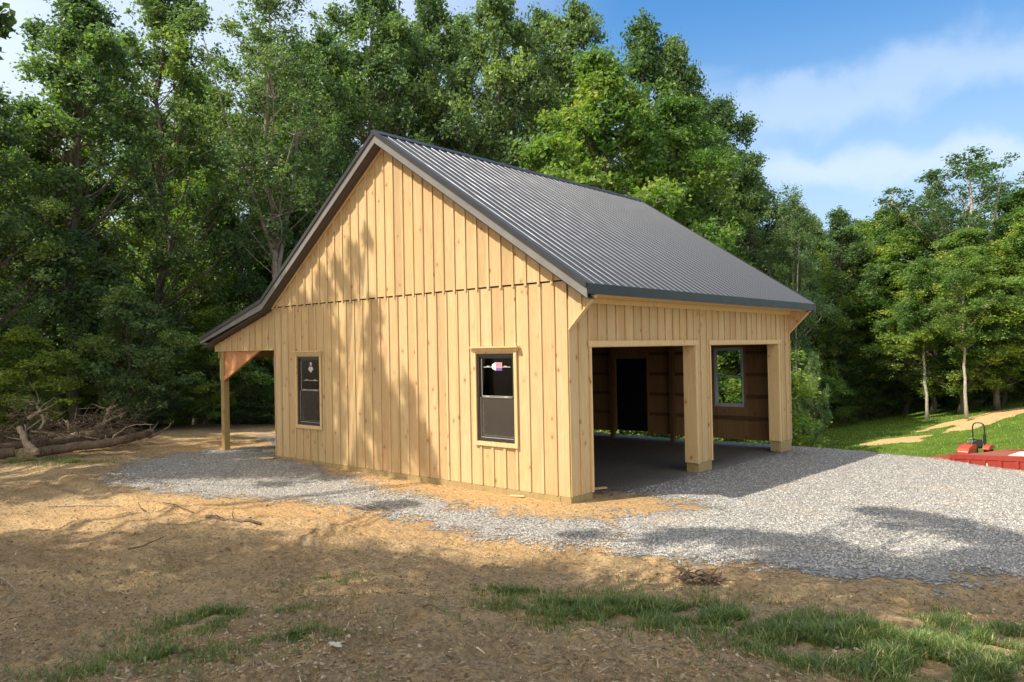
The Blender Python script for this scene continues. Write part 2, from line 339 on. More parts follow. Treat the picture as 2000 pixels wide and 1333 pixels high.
def gravel_mat():
    m, t, b, out = new_mat('crushed_gravel'); co = objco(t)
    vo = N(t, 'ShaderNodeTexVoronoi'); setin(vo, Scale=26.0); t.links.new(co, vo.inputs['Vector'])
    vf = N(t, 'ShaderNodeTexVoronoi'); setin(vf, Scale=62.0); t.links.new(co, vf.inputs['Vector'])
    sep = N(t, 'ShaderNodeSeparateColor'); t.links.new(vo.outputs['Color'], sep.inputs[0])
    sf = N(t, 'ShaderNodeSeparateColor'); t.links.new(vf.outputs['Color'], sf.inputs[0])
    c = ramp(t, sep.outputs[0], [(.0, (.18, .172, .16)), (.5, (.345, .33, .305)), (1., (.56, .53, .48))])
    c2 = ramp(t, sf.outputs[0], [(.0, (.18, .172, .165)), (1., (.53, .50, .46))])
    c = mixc(t, .45, c, c2)
    c = mixc(t, ramp(t, vo.outputs['Distance'], [(.45, 0.0), (.8, .75)]), c, (.14, .12, .10))
    n1 = noise(t, co, .8, 5, .65, .5)
    c = mixc(t, ramp(t, n1, [(.54, 0.0), (.70, .55)]), c, (.50, .36, .22))
    t.links.new(c, b.inputs['Base Color']); setin(b, Roughness=.9); b.inputs['Specular IOR Level'].default_value = .2
    h = math_(t, 'MULTIPLY', math_(t, 'ADD', vo.outputs['Distance'], math_(t, 'MULTIPLY', vf.outputs['Distance'], .5)), -1.0)
    bump(t, b, h, 1.0, .03)
    c = mixc(t, attr(t, 'bay_shade'), c, (.085, .072, .056))  # brown-dark tint: shade of the bays put into the gravel colour
    t.links.new(c, b.inputs['Base Color'])
    cov = math_(t, 'ADD', attr(t, 'cover'), math_(t, 'MULTIPLY', math_(t, 'SUBTRACT', noise(t, co, 1.7, 8, .76), .5), 2.0))
    cov = math_(t, 'ADD', cov, math_(t, 'MULTIPLY', math_(t, 'SUBTRACT', sep.outputs[1], .5), .35))
    al = math_(t, 'GREATER_THAN', cov, .5)
    t.links.new(al, b.inputs['Alpha']); return m
M_GRAVEL = gravel_mat()
def stone_mat():
    m, t, b, out = new_mat('gravel_stones'); g = N(t, 'ShaderNodeNewGeometry')
    c = ramp(t, g.outputs['Random Per Island'], [(.0, (.12, .118, .112)), (.5, (.33, .32, .30)), (.85, (.52, .50, .46)), (1., (.60, .52, .41))])
    t.links.new(c, b.inputs['Base Color']); setin(b, Roughness=.85); return m
M_STONE = stone_mat()
def clod_mat():
    m, t, b, out = new_mat('soil_clods'); g = N(t, 'ShaderNodeNewGeometry')
    c = ramp(t, g.outputs['Random Per Island'], [(.0, (.13, .08, .045)), (.5, (.29, .19, .11)), (.85, (.40, .28, .17)), (1., (.5, .4, .28))])
    t.links.new(c, b.inputs['Base Color']); setin(b, Roughness=.95); return m
M_CLOD = clod_mat()
M_LITTER = clod_mat(); M_LITTER.name = 'dry_litter'
for _e, _c in zip([n for n in M_LITTER.node_tree.nodes if n.type == 'VALTORGB'][0].color_ramp.elements, ((.08, .05, .035), (.27, .19, .11), (.42, .32, .19), (.56, .46, .30))): _e.color = (*_c, 1)

# ------------------------------------------------------------------ terrain
def fr(x, y): dx = x-CAM[0]; dy = y-CAM[1]; return -math.sin(YAW)*dx+math.cos(YAW)*dy, math.cos(YAW)*dx+math.sin(YAW)*dy
def hsmooth(x, y):
    x = np.asarray(x, float); y = np.asarray(y, float)
    f, r = fr(x, y); d = np.hypot(x-CAM[0], y-CAM[1])
    z = -.10-.02*np.clip(y, -1, 10)+.05*sm((-x-4)/6)
    z = z-.05*np.clip(x-1.5, 0, 9)*sm((y-2)/7)
    z = z+.72*sm((9.8-d)/8.5)*sm((-.2-y)/2.0+.2)
    z = z+.16*np.exp(-((x+2.5)**2/9+(y+4.4)**2/1.1))+.12*np.exp(-((x+9.5)**2/5+(y+3.6)**2/.8))
    e = y+.22*np.clip(x-3, 0, 30)
    t1 = sm((e-9.7)/5.5)
    field = -1.04-.102*np.clip(f, 15, 75)+.126*np.clip(r, -40, 70)
    field = field+.16*sm((f-34)/9)-.85*np.exp(-((f-28)/6)**2)*sm((r-10)/5)+.030*np.clip(r-18, 0, 60)*sm((f-30)/15)
    field = np.where(f > 75, field+.02*(f-75), field)
    field = np.clip(field, -5.5, 8)
    back = sm((-r-0)/6)
    field = field*(1-back)+(-1.2)*back
    z = z*(1-t1)+field*t1
    t2 = sm((f-26.5)/8)*sm((-2-r)/5)
    z = z*(1-t2)+(-1.3)*t2
    return z
RUTS = []
def rutz(x, y):
    z = 0.
    for P in RUTS:
        dm = np.full(np.shape(x), 1e9)
        for a, b in zip(P[:-1], P[1:]):
            a = np.array(a); e = np.array(b)-a; tt = np.clip(((x-a[0])*e[0]+(y-a[1])*e[1])/(e@e), 0, 1); dm = np.minimum(dm, np.hypot(x-a[0]-tt*e[0], y-a[1]-tt*e[1]))
        dm = dm+.10*vnoise(x*1.1, y*1.1, 7); z = z-.05*np.exp(-(dm/.13)**2)+.035*np.exp(-((dm-.26)/.10)**2)
    return z
def hfine(x, y):
    d = np.hypot(x-CAM[0], y-CAM[1]); fade = np.exp(-d/35)
    n = .075*fbm(x*.55, y*.55, 1, 3)+.06*fbm(x*1.7+3, y*1.7, 5, 3)+.085*np.abs(fbm(x*3.6, y*4.6, 9, 4))
    n2 = .05*fbm(x*10, y*10, 15, 3)
    inside = sm((x+9.3)/.6)*sm((1.2-x)/1.0)*sm((y+.7)/.6)*sm((10.3-y)/.8)
    return (n*fade*(1-.8*inside)+n2*np.exp(-d/12)*(1-inside))
def H(x, y, g=None):
    x = np.asarray(x, float); y = np.asarray(y, float)
    if g is None: g = gcover(x, y)
    k = 1-.72*sm(g)
    return hsmooth(x, y)+hfine(x, y)*k+(rutz(x, y)*k if RUTS else 0)
def sdf(x, y, poly):
    P = np.array(poly, float); n = len(P); ins = np.zeros(x.shape, bool); dm = np.full(x.shape, 1e9)
    for i in range(n):
        a = P[i]; b = P[(i+1) % n]; e = b-a; wx = x-a[0]; wy = y-a[1]
        tt = np.clip((wx*e[0]+wy*e[1])/(e@e), 0, 1); dm = np.minimum(dm, np.hypot(wx-tt*e[0], wy-tt*e[1]))
        c = ((a[1] > y) != (b[1] > y)) & (x < (b[0]-a[0])*(y-a[1])/((b[1]-a[1]) if b[1] != a[1] else 1e-9)+a[0]); ins ^= c
    return np.where(ins, dm, -dm)
def gpx(u, v):                   # where the ray of a photo pixel meets the smooth ground
    d = ray(u, v); lo, hi = 1., 400.
    ts = np.geomspace(1, 150, 1500); P = CAM+ts[:, None]*d
    k = np.argmax(P[:, 2] < hsmooth(P[:, 0], P[:, 1])); return P[k]
gp = lambda L: [tuple(gpx(*q)[:2]) for q in L]
G_LEFT = gp([(225, 915), (300, 893), (420, 880), (520, 872), (540, 888), (640, 925), (740, 958), (850, 985), (1000, 1008), (1120, 1016), (1195, 1020), (1215, 1060), (1100, 1062), (960, 1050), (850, 1030), (760, 1005), (640, 985), (500, 975), (330, 962), (235, 945)])
G_BACK = [(-13.5, 2.6), (-8.6, .4), (-8.5, 9.4), (-9.0, 12), (-14.5, 6.5)]
a1 = gp([(1195, 1012), (1330, 1000), (1430, 1000)])
a2 = gp([(1985, 1128), (1800, 1140), (1620, 1128), (1480, 1108), (1360, 1100), (1240, 1085), (1200, 1062)])
G_MAIN = a1+[(.3, 1.6), (-.6, .9), (-8.4, .2), (-8.4, 9.5), (0, 10.2), (2.8, 10.4), (5.2, 9.9), (8.5, 9.0), (13, 8.0), (16, 2), (12, 0)]+a2
G_POLYS = [G_LEFT, G_MAIN]
RUTS += [gp([(-100, 1010), (200, 1040), (520, 1062), (800, 1085), (1100, 1118), (1500, 1160), (2000, 1168), (2300, 1150)]), gp([(-100, 1120), (250, 1150), (700, 1165), (1150, 1180)]), gp([(100, 940), (300, 1000), (620, 1035), (900, 1062), (1180, 1080)])]
def gcover(x, y):
    s = np.maximum(sdf(x, y, G_LEFT)*.9, sdf(x, y, G_MAIN)*1.1)
    s = np.maximum(s, sdf(x, y, G_BACK)*.5)
    return np.clip(.5+s*.62, 0, 1.3)

def polar_grid():
    an = [math.radians(a) for a in np.concatenate([np.arange(-180, -46, 4), np.arange(-46, 46, .2), np.arange(46, 180, 4)])]
    rr = [0.25]
    while rr[-1] < 600: rr.append(rr[-1]*(1.0085 if 2.5 < rr[-1] < 60 else 1.05)+.002)
    A, R = np.meshgrid(np.array(an), np.array(rr)); yaw = YAW
    X = CAM[0]+R*(-math.sin(yaw)*np.cos(A)+math.cos(yaw)*np.sin(A)); Y = CAM[1]+R*(math.cos(yaw)*np.cos(A)+math.sin(yaw)*np.sin(A))
    return X, Y
X, Y = polar_grid(); nr, na = X.shape
G = gcover(X.ravel(), Y.ravel()); Z = H(X.ravel(), Y.ravel(), G)
V = np.stack([X.ravel(), Y.ravel(), Z], 1)
i, j = np.meshgrid(np.arange(nr-1), np.arange(na), indexing='ij'); j2 = (j+1) % na
F = np.stack([i*na+j, i*na+j2, (i+1)*na+j2, (i+1)*na+j], -1).reshape(-1, 4)
f_, r_ = fr(X.ravel(), Y.ravel())
def blob(u, v, rad, w=1.0):
    p = gpx(u, v); return w*np.exp(-((X.ravel()-p[0])**2+(Y.ravel()-p[1])**2)/rad**2)
e_ = Y.ravel()+.22*np.clip(X.ravel()-3, 0, 30)
grass = sm((e_-11.0)/.8)*sm((r_+2)/4)
trk = np.zeros(len(V))
TR = [gpx(u, v) for u, v in [(1700, 868), (1760, 862), (1830, 850), (1880, 838), (1930, 820), (1990, 800)]]
TR2 = [gpx(u, v) for u, v in [(1800, 842), (1860, 826), (1920, 812), (1985, 800)]]
for T_, w_ in ((TR, .62), (TR2, .35)):
    for k in range(len(T_)-1):
        a, b2 = T_[k][:2], T_[k+1][:2]; e = b2-a; tt = np.clip(((X.ravel()-a[0])*e[0]+(Y.ravel()-a[1])*e[1])/(e@e), 0, 1)
        dd = np.hypot(X.ravel()-a[0]-tt*e[0], Y.ravel()-a[1]-tt*e[1])+.9*fbm(X.ravel()*.6, Y.ravel()*.6, 91, 4); trk = np.maximum(trk, np.exp(-(dd/(w_))**2))
trk = trk*(.92+.8*fbm(X.ravel()*1.1, Y.ravel()*1.1, 93, 4)); trk = np.clip(trk, 0, 1); grass = grass*(1-.95*sm(trk*1.5))
near = np.zeros(len(V))
GR = [(1110, 1195, .35), (1200, 1200, .5), (1300, 1205, .5), (1420, 1215, .55), (1500, 1225, .5), (1600, 1240, .5), (1700, 1250, .55), (1800, 1270, .6), (1900, 1290, .6), (1980, 1260, .5), (1650, 1290, .35), (1900, 1220, .35),
      (430, 1215, .35), (360, 1240, .3), (500, 1200, .25), (570, 1255, .25), (250, 1310, .35), (330, 1290, .3), (640, 1135, .2), (1000, 1165, .2), (1940, 1325, .6), (60, 905, 1.0), (-100, 900, 1.5), (150, 905, .5)]
for u, v, rad in GR: near = np.maximum(near, blob(u, v, rad*1.1, .44))
grass = np.clip(np.maximum(grass, near), 0, 1)
orange = np.clip(blob(1230, 1000, 1.1, .85)+blob(1400, 1085, .7, .5)+blob(900, 985, .8, .5)+blob(700, 955, 1., .45)+blob(480, 1000, 1., .5)+blob(1750, 1105, .5, .5)+blob(620, 1005, 1.1, .55)+blob(800, 1030, .9, .5)+blob(960, 1060, .7, .55)+blob(1100, 1075, .6, .55)+blob(1350, 1120, .6, .4)+blob(330, 985, 1.2, .5)+blob(150, 1010, 1., .4)+blob(1000, 975, .6, .6)+blob(1310, 920, 1.0, .5)+blob(430, 866, 2.0, .6)+sm(trk*1.2)*.75+.7*np.exp(-(Y.ravel()+.35)**2/.35)*(X.ravel() < .3)*(X.ravel() > -9), 0, .9)  # orange soil; blobs along the sunlit band put its brightness into the colour
litter = sm((np.hypot(X.ravel()-CAM[0], Y.ravel()-CAM[1])-25.5)/3)*sm((3-r_)/4)+sm((f_-50-0.12*r_)/6)
litter = np.clip(litter, 0, 1)
gm_ = np_mesh('ground', V, F, M_GROUND, True, dict(grass=grass, orange=orange, litter=litter))
tag(link('ground', gm_), kind='structure')
# gravel sheet, a few millimetres above the soil
G2 = G.reshape(nr, na); keep = (G2[:-1, :] > .08) & (X[:-1, :] < 40) & (f_.reshape(nr, na)[:-1, :] > -4)
Fg = F.reshape(nr-1, na, 4)[keep]; used, inv = np.unique(Fg.ravel(), return_inverse=True)
Vg = V[used].copy(); Vg[:, 2] += .008
gsheet = np_mesh('gravel_yard', Vg, inv.reshape(-1, 4), M_GRAVEL, True, dict(cover=G[used], bay_shade=.92*sm((.9-Vg[:, 0]-.35*fbm(Vg[:, 0]*1.2, Vg[:, 1]*1.2, 52, 3))/1.6)*sm((Vg[:, 0]+8.7)/.4)*sm((Vg[:, 1]+.2)/.4)*sm((10-Vg[:, 1])/1.5)))
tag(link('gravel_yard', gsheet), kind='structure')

# loose stones and clods
def pebbles(pts, size, seed, flat=.6):
    rg = np.random.default_rng(seed); n = len(pts)
    base = np.array([[1, 0, 0], [-.5, .87, 0], [-.5, -.87, 0], [.3, .3, .8], [-.2, -.1, -.8], [.2, -.7, .4]], float)
    # octahedron
    base = np.array([[1, 0, 0], [-1, 0, 0], [0, 1, 0], [0, -1, 0], [0, 0, 1], [0, 0, -1]], float)
    B = base[None]*(.6+.7*rg.random((n, 6, 1)))+.35*(rg.random((n, 6, 3))-.5)
    B *= np.array([1, .85, flat]); an = rg.random(n)*6.28; ca, sa = np.cos(an)[:, None], np.sin(an)[:, None]
    x = B[..., 0]*ca-B[..., 1]*sa; y = B[..., 0]*sa+B[..., 1]*ca; tl = (rg.random((n, 1))-.5)*.8
    z = B[..., 2]+x*tl
    Vp = np.stack([x, y, z], -1)*size[:, None, None]+pts[:, None, :]
    f = np.array([[0, 2, 4], [2, 1, 4], [1, 3, 4], [3, 0, 4], [2, 0, 5], [1, 2, 5], [3, 1, 5], [0, 3, 5]])
    return Vp.reshape(-1, 3), (f[None]+(np.arange(n)*6)[:, None, None]).reshape(-1, 3)
def scatter(n, fmin, fmax, seed, power=1.0, spread=.76):
    rg = np.random.default_rng(seed); f = fmin*(fmax/fmin)**(rg.random(n)**power); r = (rg.random(n)*2-1)*f*spread
    x = CAM[0]-math.sin(YAW)*f+math.cos(YAW)*r; y = CAM[1]+math.cos(YAW)*f+math.sin(YAW)*r; return x, y
def outside(x, y): return ~((x > -8.75) & (x < .1) & (y > -.06) & (y < 9.4))
x, y = scatter(260000, 6.2, 21, 3)
g = gcover(x, y); k = (g+.9*fbm(x*1.3, y*1.3, 77, 5) > .42+.5*rng.random(len(x))) & (g > .12) & outside(x, y); x, y, g = x[k], y[k], g[k]
s = (.007+.012*rng.random(len(x))**2)
Vs, Fs = pebbles(np.stack([x, y, H(x, y, g)+.008+s*.15], 1), s, 5)
tag(link('gravel_stones', np_mesh('gravel_stones', Vs, Fs, M_STONE)), kind='stuff')
x, y = scatter(90000, 2.6, 18, 11); g = gcover(x, y); k = (g < .45) & outside(x, y) & (fbm(x*1.3, y*1.3, 41, 3) > -.15+.3*(rng.random(len(x))-.5)); x, y, g = x[k], y[k], g[k]
s = .0035+.020*rng.random(len(x))**5; Vs, Fs = pebbles(np.stack([x, y, H(x, y, g)+s*.2], 1), s, 6)
tag(link('soil_clods', np_mesh('soil_clods', Vs, Fs, M_CLOD)), kind='stuff')

# dry litter lying on the soil: flat bits of straw, bark and leaf
def litter_bits(n, seed):
    rg = np.random.default_rng(seed); x, y = scatter(n, 2.6, 19, seed+1); k = (gcover(x, y) < .35) & outside(x, y) & (fbm(x*1.1, y*1.1, 88, 3) > -.25+.45*(rg.random(n)-.5)); x, y = x[k], y[k]; n = len(x)
    ln = .008+.045*rg.random(n)**4; wd = .0018+.006*rg.random(n)**3; az = rg.random(n)*6.283; d = np.stack([np.cos(az), np.sin(az), rg.normal(0, .22, n)], 1); p = np.stack([-d[:, 1], d[:, 0], rg.normal(0, .3, n)], 1)
    c = np.stack([x, y, H(x, y)+.004+.3*np.abs(d[:, 2])*ln], 1); L1 = (d*ln[:, None]); W1 = p*wd[:, None]
    V4 = np.stack([c-L1-W1, c+L1*.9-W1*.6, c+L1+W1*.5, c-L1*.9+W1], 1).reshape(-1, 3); return V4, np.arange(n*4).reshape(-1, 4)
Vs, Fs = litter_bits(42000, 71)
tag(link('dry_litter', np_mesh('dry_litter', Vs, Fs, M_LITTER)), kind='stuff')
# grass blades
def blades(x, y, length, seed, width=.0029, lean=.8):
    rg = np.random.default_rng(seed); n = len(x); z = H(x, y)-.005; az = rg.random(n)*6.283; ln = length
    dirx, diry = np.cos(az), np.sin(az); px, py = -diry, dirx; w = width*(.7+.8*rg.random(n)); le = lean*(.3+1.3*rg.random(n))
    out = []
    for t_, ww in ((0, 1.), (.45, .85), (.8, .5)):
        ox = dirx*le*ln*t_**1.7; oy = diry*le*ln*t_**1.7; oz = ln*(t_-.35*le*t_**2.2)
        for sg in (-1, 1): out.append(np.stack([x+ox+px*w*ww*sg, y+oy+py*w*ww*sg, z+oz], 1))
    t_ = 1.; out.append(np.stack([x+dirx*le*ln, y+diry*le*ln, z+ln*(1-.35*le)], 1))
    Vb = np.stack(out, 1).reshape(-1, 3); b0 = (np.arange(n)*7)[:, None]
    Fb = np.concatenate([b0+np.array([[0, 1, 3]]), b0+np.array([[0, 3, 2]]), b0+np.array([[2, 3, 5]]), b0+np.array([[2, 5, 4]]), b0+np.array([[4, 5, 6]])])
    tone = np.repeat(np.clip(.25+.45*rg.random(n)+(rg.random(n) < .16)*.5, 0, 1), 7); return Vb, Fb, tone
bx, by, bl = [], [], []
rg = np.random.default_rng(21)
for u, v, rad in GR:
    p = gpx(u, v); n = int(4300*rad/.4) if rad > .3 else int(2300*rad/.25)
    if u < 200 and v < 1000: n = int(n*.35)
    if u < 700: n = int(n*.6)
    a = rg.random(n)*6.283; q = rg.normal(0, .68, n)*rad*1.25
    x = p[0]+np.cos(a)*q*1.5*R0[0]-np.sin(a)*q*.75*Fv[0]; y = p[1]+np.cos(a)*q*1.5*R0[1]-np.sin(a)*q*.75*Fv[1]
    pat = fbm(x*4.0, y*4.0, 33, 3); k = pat > -.12; x, y, pat = x[k], y[k], pat[k]
    big = .105 if rad >= .5 else (.08 if rad > .3 else .06)
    bx.append(x); by.append(y); bl.append(big*(.35+.9*rg.random(len(x)))*(.8+1.1*np.clip(pat, 0, 1)))
x, y = scatter(16000, 2.6, 9, 51); k = (fbm(x*2.2, y*2.2, 60, 3) > .22) & (gcover(x, y) < .3); bx.append(x[k]); by.append(y[k]); bl.append(.04+.06*rg.random(k.sum()))
x, y = np.concatenate(bx), np.concatenate(by); Vb, Fb, tone = blades(x, y, np.concatenate(bl), 8)
tag(link('foreground_grass', np_mesh('foreground_grass', Vb, Fb, M_GRASS, attrs=dict(tone=tone))), kind='stuff')
# short lawn texture on the far field
x, y = scatter(90000, 17, 62, 61, 1.0, .74); f, r = fr(x, y); e = y+.22*np.clip(x-3, 0, 30)
k = (e > 11.6) & (r > 4) & (f < 50+.12*r+3); x, y, f = x[k], y[k], f[k]
tt = np.ones(len(x), bool)
for T_, w_ in ((TR, .5), (TR2, .2)):
    for q in range(len(T_)-1):
        a, b2 = T_[q][:2], T_[q+1][:2]; ee = b2-a; tq = np.clip(((x-a[0])*ee[0]+(y-a[1])*ee[1])/(ee@ee), 0, 1)
        tt &= np.hypot(x-a[0]-tq*ee[0], y-a[1]-tq*ee[1])+.9*fbm(x*.6, y*.6, 91, 4) > w_*(.6+.7*np.random.default_rng(4).random(len(x)))
Vb, Fb, tone = blades(x[tt], y[tt], .06+.07*rng.random(tt.sum()), 9, .009)
tag(link('field_grass', np_mesh('field_grass', Vb, Fb, M_LAWN_SUNLIT, attrs=dict(tone=tone))), kind='stuff')

# ------------------------------------------------------------------ garage
W, L = 8.53, 9.2
RX, RZ = -4.42, 6.665
EX, EZ = .57, 3.335
KX, KZ = -8.66, 3.61
TX, TZ = -11.61, 2.80
Y0, Y1 = -.26, L+.26
def ztop(x):
    if x > RX: return RZ+(EZ-RZ)*(x-RX)/(EX-RX)
    if x > KX: return RZ+(KZ-RZ)*(x-RX)/(KX-RX)
    return KZ+(TZ-KZ)*(x-KX)/(TX-KX)
garage = tag(empty('garage', (0, 0, 0)), 'new pine board and batten garage with charcoal metal roof and lean-to', 'garage')
GABLE = lambda s, z, d: (s, -d, z)
FARW = lambda s, z, d: (s, L+d, z)
FRONT = lambda s, z, d: (d, s, z)
LEFTW = lambda s, z, d: (-W-d, s, z)
def cuts(a, b, holes, z0, zt):
    xs = sorted({a, b}|{h for H_ in holes for h in H_[:2] if a < h < b})
    for p, q in zip(xs[:-1], xs[1:]):
        m = (p+q)/2; segs = [(z0, None)]
        for h in holes:
            if h[0] <= m <= h[1]:
                ns = []
                for s0, s1 in segs:
                    top = 1e9 if s1 is None else s1
                    if h[3] <= s0 or h[2] >= top: ns.append((s0, s1)); continue
                    if h[2] > s0: ns.append((s0, h[2]))
                    if h[3] < top: ns.append((h[3], s1))
                segs = ns
        for s0, s1 in segs:
            if s1 is None and min(zt(p), zt(q)) <= s0+.01: 
                if max(zt(p), zt(q)) <= s0+.01: continue
            yield p, q, s0, s1
def piece(mb, mp_, a, b, z0, za, zb, d0, d1):
    za = max(za, z0+.002); zb = max(zb, z0+.002)
    mb.hexa([mp_(a, z0, d1), mp_(b, z0, d1), mp_(b, z0, d0), mp_(a, z0, d0), mp_(a, za, d1), mp_(b, zb, d1), mp_(b, zb, d0), mp_(a, za, d0)])
def siding(mb, mp_, s0, s1, z0, zt, holes=(), d=0.0, pitch=.2752, th=.022, bat=.05, bt=.021, bz=None, ends=True, seed=0):
    n = max(1, round((s1-s0)/pitch)); w = (s1-s0)/n; rg = random.Random(seed)
    for k in range(n):
        a, b = s0+k*w+.0012, s0+(k+1)*w-.0012
        if b-a < .01: continue
        j = rg.uniform(0, .002)
        for p, q, lo, hi in cuts(a, b, holes, z0, zt):
            piece(mb, mp_, p, q, lo, zt(p) if hi is None else hi, zt(q) if hi is None else hi, d-th, d+j)
    for k in range(0 if ends else 1, n+1 if ends else n):
        c = s0+k*w+rg.uniform(-.004, .004); a, b = c-bat/2, c+bat/2
        a = max(a, s0); b = min(b, s1)
        for p, q, lo, hi in cuts(a, b, holes, z0 if bz is None else bz, zt):
            if q-p < .012: continue
            piece(mb, mp_, p, q, lo+rg.uniform(0, .004), zt(p) if hi is None else hi, zt(q) if hi is None else hi, d+.0035, d+bt+rg.uniform(0, .003))
WIN_R = (-2.00, -1.12, .775, 2.29); WIN_L = (-7.58, -6.71, .775, 2.29); WIN_F = (-2.03, -1.21, .74, 2.30)
def grow(w, a): return (w[0]-a, w[1]+a, w[2]-a, w[3]+a)
under = lambda x: ztop(x)-.262
# --- gable wall facing the yard
mb = MB(); holes = [WIN_R, WIN_L]
siding(mb, GABLE, -W, 0.0, -.0, lambda x: min(3.43, under(x)), holes, seed=1)
mb.build('wall', M_SIDING, garage)
mb = MB(); siding(mb, GABLE, -W-.1, 0.0, 3.452, under, [], d=.022, bz=3.40, seed=2)
o = mb.build('gable_siding', M_SIDING, garage)
mb = MB(); siding(mb, GABLE, -11.38, -W, 2.475, under, [], seed=3, ends=False)
mb.build('lean_to_panel', M_SIDING, garage)
# strip under the rake
def sloped(mb, xa, xb, za, zb, off0, off1, y0, y1):
    mb.hexa([(xa, y0, za+off0), (xb, y0, zb+off0), (xb, y1, zb+off0), (xa, y1, za+off0), (xa, y0, za+off1), (xb, y0, zb+off1), (xb, y1, zb+off1), (xa, y1, za+off1)])
# --- front wall with the two bays
B1, B2, ZO = (.602, 4.194), (4.862, 8.437), 2.39
mb = MB(); zt = lambda s: 3.135
siding(mb, FRONT, 0.0, L, 0.0, zt, [(B1[0], B1[1], -1, ZO), (B2[0], B2[1], -1, ZO)], seed=4)
mb.build('wall', M_SIDING, garage)
# --- far gable and lean-to side wall
mb = MB(); siding(mb, FARW, -W, 0.0, -.10, lambda x: under(x)-.0, [WIN_F, (-5.15, -4.11, -1, 2.03)], seed=5)
mb.build('wall', M_SIDING, garage)
mb = MB(); siding(mb, LEFTW, 0.03, L-.03, -.05, lambda s: 3.30, [], seed=6)
mb.build('wall', M_SIDING, garage)
# --- frames inside
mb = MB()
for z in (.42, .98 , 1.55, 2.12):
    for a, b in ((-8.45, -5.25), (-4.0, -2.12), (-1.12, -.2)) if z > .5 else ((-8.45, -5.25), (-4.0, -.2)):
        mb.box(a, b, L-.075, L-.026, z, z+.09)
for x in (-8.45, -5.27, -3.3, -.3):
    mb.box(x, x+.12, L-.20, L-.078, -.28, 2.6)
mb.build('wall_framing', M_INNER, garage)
mb = MB(); siding(mb, FARW, -W+.03, -.03, -.10, lambda x: min(2.77, under(x)), [WIN_F, (-5.15, -4.11, -1, 2.03)], d=-.0235, th=.002, bat=0., seed=15); mb.build('wall_shade_sheet', M_SHADE_BACKS, garage)  # thin dark sheets added over the siding backs to deepen the interior
mb = MB(); siding(mb, LEFTW, .03, L-.03, -.05, lambda x: 2.77, [], d=-.0235, th=.002, bat=0., seed=16); mb.build('wall_shade_sheet', M_SHADE_BACKS, garage)
mb = MB(); siding(mb, GABLE, -W+.03, -.03, .0, lambda x: 2.77, [WIN_L, WIN_R], d=-.0235, th=.002, bat=0., seed=17); mb.build('wall_shade_sheet', M_SHADE_BACKS, garage)
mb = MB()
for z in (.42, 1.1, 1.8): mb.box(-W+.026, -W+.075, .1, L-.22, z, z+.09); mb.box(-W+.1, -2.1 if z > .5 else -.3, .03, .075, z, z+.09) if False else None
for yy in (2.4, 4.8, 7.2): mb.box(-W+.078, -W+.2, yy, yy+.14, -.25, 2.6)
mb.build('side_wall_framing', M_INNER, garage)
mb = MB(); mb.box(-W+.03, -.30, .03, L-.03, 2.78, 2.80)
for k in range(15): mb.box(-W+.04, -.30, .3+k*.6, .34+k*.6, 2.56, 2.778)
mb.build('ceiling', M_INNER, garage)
mb = MB(); mb.box(-5.14, -4.12, L-.02, L+.015, -.06, 2.045); dr = mb.build('door', M_BLACK, garage)
# --- door bays: posts, jambs, headers
for (a, b) in ((.0, B1[0]), (B1[1], B2[0]), (B2[1], L)):
    mb = MB(); mb.box(-.235, -.024, a+.03, b-.02 if b < L else b-.05, -.24, ZO+.3); mb.build('bay_post', M_TREATED, garage)
    mb = MB()
    if a > 0: mb.box(-.25, .0235, a-.004, a+.02, .012, ZO-.024)
    if b < L: mb.box(-.25, .0235, b-.02, b+.004, .012, ZO-.024)
    o = mb.build('jamb', M_TRIM, garage)
    mb = MB(); mb.box(-.20, .010, a+(.0 if a == 0 else .05), b-.03, -.30, -.004); mb.build('skirt_board', M_TREATED, garage)
for a, b in (B1, B2):
    mb = MB(); mb.box(.026, .046, a-.10, b+.10, ZO-.01, ZO+.085); mb.box(-.24, .0235, a-.003, b+.003, ZO-.022, ZO+.002); mb.build('header_trim', M_TRIM, garage)
    for p_, q_ in ((a-.055, a-.005), (b+.005, b+.055)): mb = MB(); mb.box(.0045, .034, p_, q_, .0, ZO-.012); mb.build('side_trim', M_TRIM, garage)
# --- skirt along the gable
mb = MB(); mb.box(-W+.02, -.21, -.012, .02, -.26, -.003); mb.box(-.2, .012, -.014, .02, -.26, -.003); mb.build('skirt_board', M_TREATED, garage)
mb = MB(); mb.box(-.045, -.002, -.047, -.0245, .0, 2.62); 
